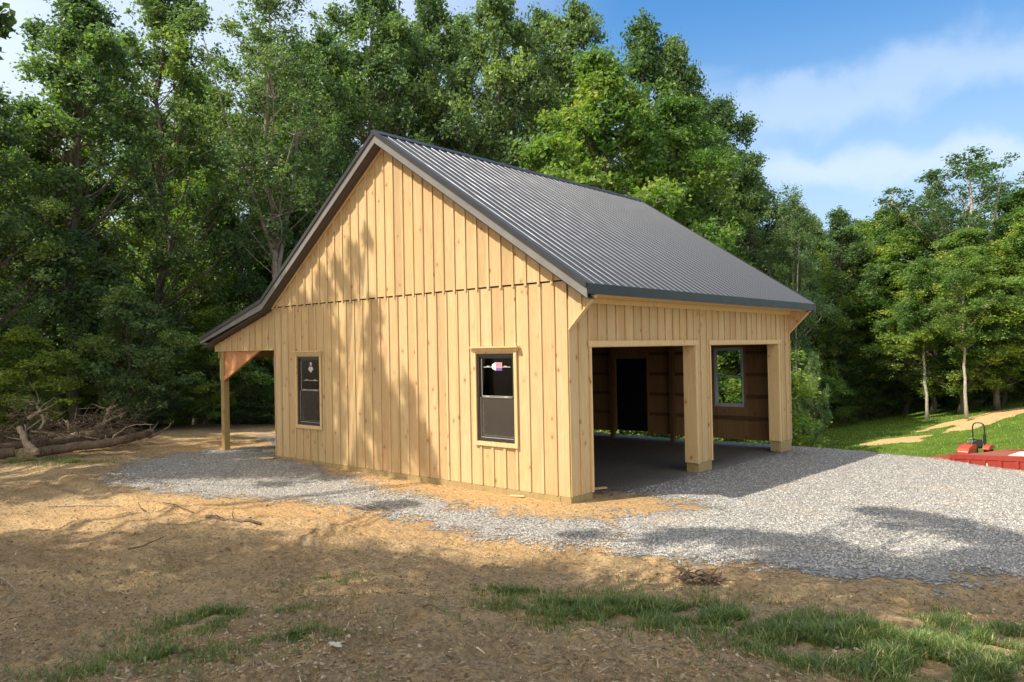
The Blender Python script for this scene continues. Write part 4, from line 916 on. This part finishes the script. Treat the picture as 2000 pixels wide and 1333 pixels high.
plant(LOW, 1720, 57, 640, 'tree', 'low dark tree between the garage-side trees and the pale trunks', k=0, wide=1.2)
plant(YEL, 1700, 58, 470, 'tree', 'rounded light green tree left of the broad one on the slope', k=2, wide=1.3)
plant(YEL, 1640, 60, 450, 'tree', 'light green tree just right of the garage eave, filling the skyline dip', k=1, wide=1.5)
plant(YEL, 1690, 63, 425, 'tree', 'light green tree standing in the lowest part of the skyline', k=0, wide=1.5)
plant(YEL, 1610, 58, 560, 'tree', 'lower bright green tree whose crown starts level with the low eave', k=2, wide=1.4)
plant(YEL, 1745, 60, 400, 'tree', 'light green tree reaching up to the narrow skyline tree', k=2, wide=1.4)
plant(YEL, 1990, 57, 360, 'tree', 'light green tree under the big sparse crown at the right edge', k=1, wide=1.5)
plant(YEL, 1815, 53, 500, 'tree', 'light green tree between the two pale-trunked trees', k=1, wide=1.3)
plant(YEL, 1945, 50, 470, 'tree', 'light green tree right of the slim leaning trunk', k=2, wide=1.3)
# deeper rows, alike
for u, D, vt in [(60, 42, 230), (200, 44, 60), (330, 46, 100), (400, 43, 150), (450, 36, 260), (560, 40, 120), (610, 47, 110), (380, 38, 230), (660, 45, 60), (-60, 34, 180), (-160, 33, 100)]:
    plant(TALL if u % 4 else YEL, u, D, vt, 'tree', DEEP_L.pop(0), group='trees deep in the left woods')
for u, D, vt in [(780, 47, 20), (910, 50, 10), (1050, 52, 30), (1160, 53, 70), (1290, 53, 120), (1400, 54, 200), (1480, 56, 300), (1540, 53, 400)]:
    plant(TALL, u, D, vt, 'tree', ROOF_L.pop(0), group='trees deep behind the garage')
for u, D, vt in [(1600, 66, 420), (1690, 68, 425), (1790, 70, 410), (1850, 66, 400), (1920, 68, 405), (1990, 66, 380), (2080, 60, 380), (2180, 56, 380), (1700, 60, 470), (1820, 60, 470)]:
    plant(TALL if D > 61 else YEL, u, D, vt, 'tree', BACK_L.pop(0), group='trees in the back row beyond the slope')
# low growth at the forest edge
for u, D, vt in [(-20, 26, 700), (40, 26.5, 640), (120, 30, 690), (180, 31, 600), (300, 29, 690), (350, 32, 640), (400, 30, 650), (440, 33, 600), (480, 31, 700), (520, 33, 640), (560, 34, 620), (620, 36, 600)]:
    plant(LOW, u, D, vt, 'sapling', SAP_L.pop(0), 'sapling', 'saplings under the left woods', wide=1.15)
for u, D, vt in [(1560, 54, 720), (1610, 55, 730), (1680, 57, 725), (1740, 58, 725), (1790, 58, 720), (1840, 58, 710), (1930, 55, 690), (1980, 56, 680), (2040, 54, 670)]:
    plant(LOW, u, D, vt, 'sapling', EDGE_L.pop(0), 'sapling', 'saplings at the edge of the slope', wide=1.4)

for u, D, vt in [(1385, 30, 640), (1425, 29, 600), (1475, 31, 640), (1250, 33, 620), (1180, 34, 600), (1330, 34, 560), (1500, 44, 620)]:
    plant(LOW, u, D, vt, 'sapling', 'sapling behind the garage, seen only through its far window or gaps', 'sapling', 'saplings behind the garage', wide=1.3)
for k_, u in enumerate(range(-260, 900, 58)):
    plant(LOW if k_ % 2 else YEL, u+prng.uniform(-15, 15), 52+prng.uniform(-4, 6), 480+prng.uniform(-50, 60), 'tree', 'low dim tree far back between the trunks of the left woods', 'tree', 'low trees far back in the left woods', wide=1.7)
for k_, u in enumerate(range(1560, 2160, 50)):
    plant(LOW if k_ % 2 else YEL, u+prng.uniform(-12, 12), 72+prng.uniform(-3, 4), 560+prng.uniform(-40, 50), 'tree', 'low tree far back beyond the green slope', 'tree', 'low trees far back beyond the slope', wide=1.9)

# ------------------------------------------------------------------ shade trees behind and left of the photographer
SH = []
def shade_at(P, h, rad, t=.4): SH.append((np.array(P)-SUN/SUN[2]*(P[2]-h)*1.0*(1) if False else np.array(P)+SUN*((h-P[2])/SUN[2]), rad, t))
srg = random.Random(9)
def lit(x, y):   # sunlit places of the yard, kept open
    return False
LITZ = gp([(150, 985), (380, 940), (640, 965), (830, 1000), (1000, 1030), (1190, 1060), (1250, 1085), (1400, 1120), (1650, 1165), (1500, 1185), (1300, 1150), (1000, 1100), (800, 1075), (600, 1060), (380, 1020), (180, 1010)])
WALLZ = [(-6.2, 0), (-3.4, -.0), (.6, -.3), (1.0, -1.6), (-1.2, -1.5), (-4, -.9)]
RIGHT = gp([(1150, 992), (1420, 970), (1760, 880), (2100, 905), (2100, 1100), (1985, 1110), (1700, 1090), (1560, 1105), (1400, 1085), (1220, 1070), (1100, 1040)])
LFAR = gp([(120, 885), (330, 850), (540, 845), (700, 850), (540, 868), (430, 884), (330, 872), (200, 893)])
PATCH = gp([(1690, 1245), (1780, 1225), (1990, 1265), (2060, 1300), (2000, 1325), (1850, 1310), (1740, 1280)])
OPEN = [gp([(-60, 1000), (120, 982), (215, 1008), (60, 1048), (-60, 1050)]), gp([(-60, 915), (170, 908), (260, 925), (100, 945), (-60, 950)]), LITZ, WALLZ, RIGHT, LFAR, PATCH]
x_jit = lambda a, b: float(fbm(np.array([a*.55]), np.array([b*.8]), 123, 2)[0]) > .24 and b > -6.5
gy = np.arange(-10.5, 1.2, .78)
for yy in gy:
    for xx in np.arange(-17, 9.5, .78):
        if x_jit(xx, yy): continue
        x = xx+srg.uniform(-.3, .3); y = yy+srg.uniform(-.3, .3)
        if not outside(np.array([x]), np.array([y]))[0]: continue
        s = max(float(sdf(np.array([x]), np.array([y]), Pq)[0]) for Pq in OPEN)
        if s > -.30: continue
        rad = min(.95, .45+max(0, -s)*.5)
        shade_at((x, y, float(hsmooth(x, y))), srg.uniform(9.5, 15.5), rad)
for u, v, rad in [(1320, 1048, .42), (1400, 1045, .45), (1480, 1055, .45), (1560, 1062, .5), (1620, 1085, .5), (1680, 1100, .5), (1540, 1090, .4), (1440, 1065, .3), (1280, 1058, .3), (1740, 1005, .42), (1800, 1012, .45), (1850, 1025, .45), (1900, 1045, .5), (1960, 1060, .5), (1760, 1030, .3), (1700, 998, .3), (1990, 1090, .5), (2050, 1080, .6), (1900, 1090, .4), (1860, 1105, .4), (1960, 1110, .5), (1800, 1118, .4), (1720, 1120, .4), (1150, 1048, .28), (1120, 1046, .2)]:
    p = gpx(u, v); shade_at(p, srg.uniform(10, 12), rad*1.1); shade_at(p, srg.uniform(12.5, 14.5), rad*1.1)
WALLS = [(-8.2, .4, .5), (-8.2, 1.2, .5), (-8.2, 2.0, .5), (-8.1, 2.8, .5), (-7.6, .8, .5), (-7.5, 1.7, .5), (-7.4, 2.6, .5), (-7.3, 3.2, .4), (-6.9, .4, .5), (-6.8, 1.3, .5), (-6.7, 2.2, .45), (-6.7, 3.0, .4), (-6.2, .4, .36), (-6.1, 1.9, .26), (-6.2, 2.7, .28), (-6.5, 3.7, .35), (-6.0, 4.0, .3), (-5.4, 4.2, .3), (-5.6, 3.6, .25), (-6.0, 1.1, .25),
                  (-4.8, 3.2, .22), (-4.9, 2.8, .26), (-4.9, 2.3, .33), (-4.8, 1.8, .40), (-4.5, 1.3, .46), (-4.3, .8, .5), (-4.4, .3, .5), (-3.8, 1.5, .3), (-3.7, 1.0, .36), (-3.5, .5, .4), (-3.3, .2, .3), (-5.0, .9, .3), (-5.2, .2, .25), (-5.0, 4.6, .2),
                  (-8.9, 2.9, .5), (-9.6, 2.8, .5), (-10.3, 2.7, .5), (-11, 2.6, .5), (-11.1, 1.6, .5), (-11.1, .7, .5), (-9.2, 2.2, .4), (-10.2, 2.2, .4)]
WALLS += [(-8.3+.42*i, .25+.55*j, .34) for i in range(5) for j in range(6)]
for x, z, rad in WALLS+WALLS: shade_at((x, 0, z), srg.uniform(11, 16), rad*1.08)
for x_ in np.arange(-17.6, -12.2, .75):
    for y_ in np.arange(-3.6, 1.4, .8):
        if srg.random() < .8: shade_at((x_+srg.uniform(-.3, .3), y_+srg.uniform(-.3, .3), .5), srg.uniform(10, 15), .62)
for u_, v_, D_ in ((-22, 25, 12), (-30, 75, 12.3), (-8, 48, 12.2), (-25, 110, 12), (-60, 60, 12)): SH.append((atd(u_, v_, D_), .30, .3))
centres = [(-17.5, -15), (-12.5, -18), (-8, -14.5), (-4.2, -18.5), (-.2, -15.5), (3.2, -18.5), (-20, -19.5), (-22, -12.5), (0.5, -12.5), (4.2, -14.0), (-13.5, -11.5)]
names_ = ['tall shade tree left of the photographer, outside the photo']
groups_ = {}
for c in SH:
    k = min(range(len(centres)), key=lambda q: (c[0][0]-centres[q][0])**2+(c[0][1]-centres[q][1])**2); groups_.setdefault(k, []).append(c)
for k, cl in groups_.items():
    bx0, by0 = centres[k]; bz = float(hsmooth(bx0, by0)); e = tag(empty('shade_tree', (bx0, by0, bz)), 'tall shade tree behind the left of the photographer', 'tree', 'shade trees behind the photographer')
    rg = np.random.default_rng(900+k); mb = MB(); top = max(c[0][2] for c in cl)-bz; tp = [np.array([0, 0, -.4])]+[np.array([rg.normal()*.12, rg.normal()*.12, top*i/8]) for i in range(1, 9)]
    mb.tube(tp, [.3]+[.24*(1-i/9.5) for i in range(1, 9)], 9); loc = []
    for (c, rad, t_) in cl:
        q = c-np.array([bx0, by0, bz]); loc.append((q, rad, t_)); zb = max(3., q[2]-np.hypot(q[0], q[1])*.75-1); ii = min(int(zb/top*8)+1, 7); s0 = tp[ii]
        mid = (s0+q)/2+np.array([0, 0, .25]); mb.tube([s0, mid, q], [.05, .03, .012], 5, False)
    area = sum(r_**2 for _, r_, _ in loc)
    V4, F4, tn = leaves(loc, int(820*area), .15, 950+k, .9, .42)
    link('trunk', mb.mesh('trunk', M_BARK, True), e); link('crown', np_mesh('crown', V4, F4, M_LEAF, attrs=dict(tone=tn)), e)

# ------------------------------------------------------------------ brush pile
def pxs(L_, D): return [atd(u, v, D+(w[0] if w else 0)) for u, v, *w in L_]
def branch(name, label, pts, r0, r1, twigs=0, mat=None, seed=0, cat='log', group=None, seg=9):
    rg = np.random.default_rng(seed); P = [np.array(p) for p in pts]; Q = []
    for a, b in zip(P[:-1], P[1:]):
        for k in range(4): Q.append(a+(b-a)*k/4)
    Q.append(P[-1]); m = len(Q)
    for k in range(1, m-1): Q[k] = (Q[k-1]*.25+Q[k]*.5+Q[k+1]*.25)+rg.normal(size=3)*min(r0, .05)*.28
    base = Q[0].copy(); mb = MB(); rad = [(r0+(r1-r0)*k/(m-1))*(1+rg.normal()*.07) for k in range(m)]
    mb.tube([q-base for q in Q], rad, seg)
    for k in range(twigs):
        i = rg.integers(1, m-1); d = rg.normal(size=3); d[2] = abs(d[2])*.9+.1; d /= np.linalg.norm(d); ln = rg.uniform(.2, .7)*(1 if r0 > .03 else .4)
        mb.tube(limb_path(Q[i]-base, d, ln, .1, rg, 3, .3), [rad[i]*.35, rad[i]*.25, rad[i]*.18, .004], 5)
    if cat in ('log', 'branch'): base = base-np.array([0, 0, .13])
    o = mb.build(name, mat or M_LOG, smooth=True); o.location = base; tag(o, label, cat, group); return o
Bd = 20.6
branch('fallen_log', 'long bark-covered log lying along the front foot of the brush pile', pxs([(70, 874), (110, 868), (145, 862), (200, 857), (245, 848), (290, 838, 1.)], Bd+.3), .12, .10, 4, seed=1)
branch('fallen_log', 'thick dark log lying behind the front log of the brush pile', pxs([(60, 856), (110, 852), (150, 846), (200, 838), (260, 838, .6)], Bd+1.4), .15, .12, 5, seed=2)
branch('fallen_log', 'short log end sticking out at the left edge of the brush pile', pxs([(-40, 878), (0, 874), (28, 872)], Bd), .13, .11, 1, seed=3)
branch('fallen_log', 'log lying at the left edge above the short log end', pxs([(-60, 866), (0, 862), (45, 858)], Bd+.8), .10, .09, 2, seed=4)
branch('fallen_log', 'thick root log rising to the right out of the brush pile', pxs([(140, 850), (175, 835), (200, 822), (215, 805)], Bd+1.6), .16, .07, 6, seed=5)
branch('fallen_log', 'dim log at the right rear of the brush pile pointing into the woods', pxs([(225, 850), (265, 842), (300, 832)], Bd+2.2), .12, .05, 4, seed=6)
branch('dead_branch', 'bleached stump-like branch leaning on the left front of the pile', pxs([(36, 822), (44, 838), (55, 855), (66, 868), (70, 878)], Bd-.4), .055, .085, 3, M_DEADWOOD, 7, 'branch')
branch('dead_branch', 'thin pale stick standing right of the leaning bleached branch', pxs([(53, 842), (50, 826), (48, 818)], Bd-.2), .025, .015, 1, M_DEADWOOD, 8, 'branch')
branch('dead_branch', 'pale curved branch arching up at the top right of the pile', pxs([(200, 822), (208, 808), (211, 792), (218, 785), (226, 783)], Bd+1.3), .05, .02, 3, M_DEADWOOD, 9, 'branch')
branch('dead_branch', 'pale straight branch slanting right above the root log', pxs([(205, 815), (220, 807), (238, 799)], Bd+1.2), .03, .012, 2, M_DEADWOOD, 10, 'branch')
branch('dead_branch', 'pale cut branch pointing up at the top left of the pile', pxs([(55, 808), (68, 798), (80, 790), (72, 783)], Bd+.2), .05, .03, 5, M_DEADWOOD, 11, 'branch')
branch('dead_branch', 'C-shaped pale branch hanging at the left top of the pile', pxs([(80, 800), (86, 808), (83, 820), (76, 828)], Bd-.1), .03, .02, 2, M_DEADWOOD, 12, 'branch')
branch('dead_branch', 'long thin pole lying across the middle of the pile', pxs([(60, 832), (110, 838), (160, 842), (195, 848)], Bd+.4), .025, .015, 2, M_DEADWOOD, 13, 'branch')
branch('dead_branch', 'long bowed sapling rising to the right of the pile', pxs([(217, 850), (230, 835), (250, 824), (265, 819), (300, 820)], Bd+.6), .022, .008, 5, M_DEADWOOD, 14, 'branch')
branch('dead_branch', 'short upright snag in the middle of the pile', pxs([(134, 832), (134, 818), (130, 811)], Bd+.9), .022, .014, 4, M_DEADWOOD, 15, 'branch')
branch('dead_branch', 'small hooked white twig on the dirt right of the pile', pxs([(266, 850), (271, 855), (275, 862)], Bd+.2), .018, .012, 0, M_DEADWOOD, 16, 'branch')
branch('dead_branch', 'thin dark limb curving up behind the right end of the pile', pxs([(290, 846), (310, 838), (330, 825), (334, 818)], Bd+2), .03, .012, 6, M_LOG, 17, 'branch')
mb = MB(); rg = np.random.default_rng(77)
for k in range(520):
    u = rg.uniform(-60, 262); base = 872-max(0, u-80)*.12; hmax = 70*math.exp(-((u-55)/55)**2)+45*math.exp(-((u-205)/50)**2)+22
    v = base-rg.random()**1.3*hmax; p = atd(u, v, Bd+rg.uniform(-.1, 2.2)); d = rg.normal(size=3); d[2] = d[2]*.6+.15; d /= np.linalg.norm(d)
    mb.tube(limb_path(p, d, rg.uniform(.2, .75), rg.normal()*.5, rg, 4, .42), np.array([1, .8, .6, .4, .2])*rg.uniform(.006, .016), 4, False)
tag(mb.build('brush_twigs', M_TWIG, smooth=True), kind='stuff')
# sticks and litter on the open ground
def ground_stick(label, px, r0, r1, seed, lift=.02, twigs=0, mat=None, name='stick', cat='stick'):
    pts = []
    for q in px:
        p = gpx(q[0], q[1]); z = float(H(np.array([p[0]]), np.array([p[1]]))[0]); pts.append(np.array([p[0], p[1], z+lift+(q[2] if len(q) > 2 else 0)]))
    return branch(name, label, pts, r0, r1, twigs, mat or M_DEADWOOD, seed, cat, seg=6)
ground_stick('forked grey stick at the left edge of the photo', [(-30, 1135, .05), (5, 1150, .03), (38, 1170, .01), (8, 1188, .0)], .012, .006, 31, twigs=1)
ground_stick('long thin pale stick lying on the dirt at the left', [(95, 990), (160, 993), (235, 994)], .013, .008, 32)
ground_stick('short dark stick propped upright on the dirt at the left', [(285, 1008), (276, 1000, .06), (270, 996, .16)], .014, .008, 33, mat=M_LOG)
ground_stick('thin stick lying right of the upright stick', [(318, 990), (345, 995), (378, 1001)], .010, .006, 34, mat=M_LOG)
ground_stick('flat dark bark slab lying on the lit dirt strip', [(404, 1016), (440, 1022), (475, 1026), (510, 1030)], .030, .018, 35, twigs=2, mat=M_LOG)
ground_stick('small stick slanting on the shaded dirt, left of centre', [(250, 1082), (280, 1075), (320, 1063)], .011, .007, 36, mat=M_LOG)
ground_stick('dry twig among the grass tufts near the bottom centre', [(820, 1200), (845, 1212, .03), (870, 1216)], .009, .004, 37, twigs=3, mat=M_LOG)
mb = MB(); c0 = gpx(1358, 1140); rg = np.random.default_rng(5)
for k in range(60):
    a = rg.random()*6.28; d = np.array([math.cos(a), math.sin(a), rg.uniform(.1, .7)]); p = np.array([rg.normal()*.12, rg.normal()*.05, .0])
    mb.tube(limb_path(p, d, rg.uniform(.1, .24), -.3, rg, 3, .25), [.012, .010, .007, .003], 5)
o = mb.build('root_clump', M_LOG, smooth=True); o.location = (c0[0], c0[1], c0[2]+.04); tag(o, 'dark tangled root clump on the dirt below the gravel', 'root clump')
def scrap(label, u, v, sx_, sy_, az_, h_=.02):
    p = gpx(u, v); z = float(H(np.array([p[0]]), np.array([p[1]]))[0]); mb = MB()
    mb.hexa([(-sx_, -sy_, 0), (sx_, -sy_*.8, 0), (sx_*.9, sy_, 0), (-sx_*.85, sy_*.9, 0), (-sx_, -sy_, h_), (sx_, -sy_*.8, h_*1.2), (sx_*.9, sy_, h_), (-sx_*.85, sy_*.9, h_*1.1)])
    o = mb.build('board_scrap', M_TRIM, bevel=.003); o.location = (p[0], p[1], z+.008); o.rotation_euler = (.03, -.05, az_); tag(o, label, 'board scrap')
scrap('small pale board scrap lying beside the near corner of the bay', 1168, 957, .16, .05, .9)
scrap('pale board scrap lying at the far left foot of the gable wall', 522, 897, .22, .07, .3)
scrap('thin offcut lying in the dirt along the gable wall', 1010, 972, .15, .03, .15)
# pale dead leaf
c0 = gpx(652, 1281); z0 = float(H(np.array([c0[0]]), np.array([c0[1]]))[0])
mb = MB()
for an, ln in ((.2, .075), (1.5, .065), (2.9, .07), (4.4, .03)):
    ca, sa = math.cos(an), math.sin(an)
    pr = [(0, 0), (.35, .3), (.7, .26), (1, 0), (.7, -.28), (.35, -.3)]
    f = lambda h: (lambda x, y: (ca*x*ln-sa*y*ln, sa*x*ln+ca*y*ln, h+.014*math.sin(x*3)-.01*abs(y)*2))
    mb.prism(pr, f(.0), f(.0012))
o = mb.build('dead_leaf', M_CLODLEAF); o.location = (c0[0], c0[1], z0+.018); tag(o, 'pale lobed dead leaf lying on the dirt at the bottom', 'leaf')

# ------------------------------------------------------------------ trailer and tractor
def basis(p, az): return lambda x, y, z: (p[0]+math.cos(az)*x-math.sin(az)*y, p[1]+math.sin(az)*x+math.cos(az)*y, p[2]+z)
pa, pb = atd(1862, 888, 21.6), atd(2000, 893, 20.4); az = math.atan2(pb[1]-pa[1], pb[0]-pa[0])
zt_ = pa[2]; org = np.array([pa[0], pa[1], zt_-.715]); slope = (pb[2]-pa[2])/np.linalg.norm((pb-pa)[:2])
tl = tag(empty('trailer', tuple(org)), 'low red equipment trailer with stake pockets and a sloping tail, at the gravel edge', 'trailer')
tl.rotation_euler = (0, -math.atan(slope), az)
LT = 5.6; TWD = 2.0
def box(name, b_, mat, par, bev=0.0):
    mb = MB(); mb.box(*b_); return mb.build(name, mat, par, bevel=bev)
mb = MB()
for k in range(12): mb.box(-.05, LT, .08+k*.154, .08+k*.154+.148, .655, .69)
mb.build('deck', M_DECK, tl)
mb = MB(); mb.box(-.05, LT, 0, .05, .42, .60); mb.box(-.05, LT, -.012, .075, .602, .72); mb.box(-.05, LT, TWD-.05, TWD, .42, .72); mb.box(-.05, -.0, .052, TWD-.052, .45, .65); mb.build('frame', M_RED, tl, bevel=.005)
for k in range(13): box('stake_pocket', (.05+k*.42, .13+k*.42, -.052, -.001, .44, .598), M_RED, tl, .006)
mb = MB(); mb.hexa([(-1.35, .0, .42), (-.055, .0, .50), (-.055, .05, .50), (-1.35, .05, .42), (-1.35, .0, .56), (-.055, .0, .70), (-.055, .05, .70), (-1.35, .05, .56)])
mb.hexa([(-1.35, TWD-.05, .42), (-.055, TWD-.05, .50), (-.055, TWD, .50), (-1.35, TWD, .42), (-1.35, TWD-.05, .56), (-.055, TWD-.05, .72), (-.055, TWD, .72), (-1.35, TWD, .56)])
mb.hexa([(-1.3, .055, .32), (-.056, .055, .62), (-.056, TWD-.055, .62), (-1.3, TWD-.055, .32), (-1.3, .055, .35), (-.056, .055, .66), (-.056, TWD-.055, .66), (-1.3, TWD-.055, .35)])
mb.build('ramp', M_REDDK, tl)
for k in (2.6, 3.5):
    mb = MB(); c = (k, -.02, .36); n = 20
    mb.prism([(c[0]+.36*math.cos(a*2*math.pi/n), c[2]+.36*math.sin(a*2*math.pi/n)) for a in range(n)], lambda x, z: (x, .07, z-.04), lambda x, z: (x, .27, z-.04)); wh = mb.build('wheel', M_RUBBER, tl)
box('reflector', (.86, 1.0, -.0135, -.006, .47, .53), M_WHITE, tl)
mb = MB(); mb.hexa([(1.3, .3, .70), (1.75, .25, .70), (1.8, .6, .70), (1.35, .65, .70), (1.3, .3, .71), (1.6, .25, .80), (1.65, .6, .80), (1.35, .65, .71)])
o = mb.build('paper_sheet', M_WHITE, None); o.parent = None; o.matrix_world = Matrix.Translation(tuple(org)) @ Matrix.Rotation(az, 4, 'Z') @ Matrix.Rotation(-math.atan(slope), 4, 'Y'); tag(o, 'bent white sheet lying on the trailer deck', 'sheet')
# tractor on the slope below
pt = atd(1897, 870, 33); ts_ = .74; vz = atd(1930, 829, 33.4)[2]-2.21*ts_; print('tractor', vz, float(hsmooth(pt[0], pt[1])))
tr = tag(empty('tractor', (pt[0], pt[1], vz)), 'small red tractor with black roll bar parked behind the trailer', 'tractor')
tr.scale = (ts_, ts_, ts_); tr.rotation_euler = (0, 0, YAW+.75)       # x axis = rearwards (to the right in the photo)
mb = MB(); prof = [(-1.35, .62), (-1.38, .98), (-1.2, 1.13), (-.6, 1.24), (-.15, 1.24), (-.15, .62)]
mb.prism(prof, lambda x, z: (x, -.26, z), lambda x, z: (x, .26, z)); mb.build('hood', M_TRACTOR, tr, bevel=.04)
mb = MB(); mb.box(-1.3, 1.0, -.2, .2, .42, .618); mb.box(-.14, .25, -.25, .25, .62, 1.22); mb.build('chassis', M_STEELBLK, tr, bevel=.02)
mb = MB(); n = 20
mb.tube([(.22+.05*math.cos(a*2*math.pi/n), .17*math.sin(a*2*math.pi/n), 1.42+.16*math.cos(a*2*math.pi/n)*.45) for a in range(n+1)], .016, 6, False); mb.tube([(.1, 0, 1.2), (.22, 0, 1.42)], .02, 6); mb.box(.2, .24, -.16, .16, 1.41, 1.43); mb.build('steering_wheel', M_STEELBLK, tr)
mb = MB(); mb.box(.62, 1.05, -.24, .24, .95, 1.06); mb.hexa([(1.0, -.23, 1.06), (1.08, -.23, 1.06), (1.08, .23, 1.06), (1.0, .23, 1.06), (1.1, -.2, 1.36), (1.16, -.2, 1.36), (1.16, .2, 1.36), (1.1, .2, 1.36)]); mb.build('seat', M_RUBBER, tr, bevel=.02)
mb = MB(); w_ = .27
mb.tube([(1.25, -w_, .7), (1.25, -w_, 1.5), (1.25, -w_, 2.0), (1.25, -w_+.05, 2.14), (1.25, -w_+.16, 2.2), (1.25, 0, 2.21), (1.25, w_-.16, 2.2), (1.25, w_-.05, 2.14), (1.25, w_, 2.0), (1.25, w_, 1.5), (1.25, w_, .7)], .035, 8); mb.box(1.19, 1.31, -w_-.06, -w_+.06, 1.15, 1.62); mb.build('roll_bar', M_STEELBLK, tr)
for sg in (-1, 1):
    mb = MB(); pr = [(.45, .98), (.6, 1.1), (1.2, 1.12), (1.45, 1.0), (1.45, .94), (.45, .92)]; ys = sorted((sg*.36, sg*.66)); mb.prism(pr, lambda x, z: (x, ys[0], z), lambda x, z: (x, ys[1], z)); mb.build('fender', M_TRACTOR, tr, bevel=.01)
    for nm, cx_, rr, wd in (('wheel', .95, .48, .26), ('wheel', -1.0, .30, .18)):
        mb = MB(); n = 24; yo = sg*.38; ys2 = sorted((yo, yo+sg*wd))
        mb.prism([(cx_+rr*math.cos(a*2*math.pi/n)*(1+.03*(a % 2)), rr+rr*math.sin(a*2*math.pi/n)*(1+.03*(a % 2))) for a in range(n)], lambda x, z: (x, ys2[0], z), lambda x, z: (x, ys2[1], z)); wh = mb.build(nm, M_RUBBER, tr, bevel=.02)
        mb = MB(); ys3 = sorted((yo+sg*wd*.5, yo+sg*(wd+.012))); mb.prism([(cx_+rr*.5*math.cos(a*2*math.pi/16), rr+rr*.5*math.sin(a*2*math.pi/16)) for a in range(16)], lambda x, z: (x, ys3[0], z), lambda x, z: (x, ys3[1], z)); mb.build('rim', M_WHITE, wh)
print('verts', sum(len(m.vertices) for m in bpy.data.meshes))
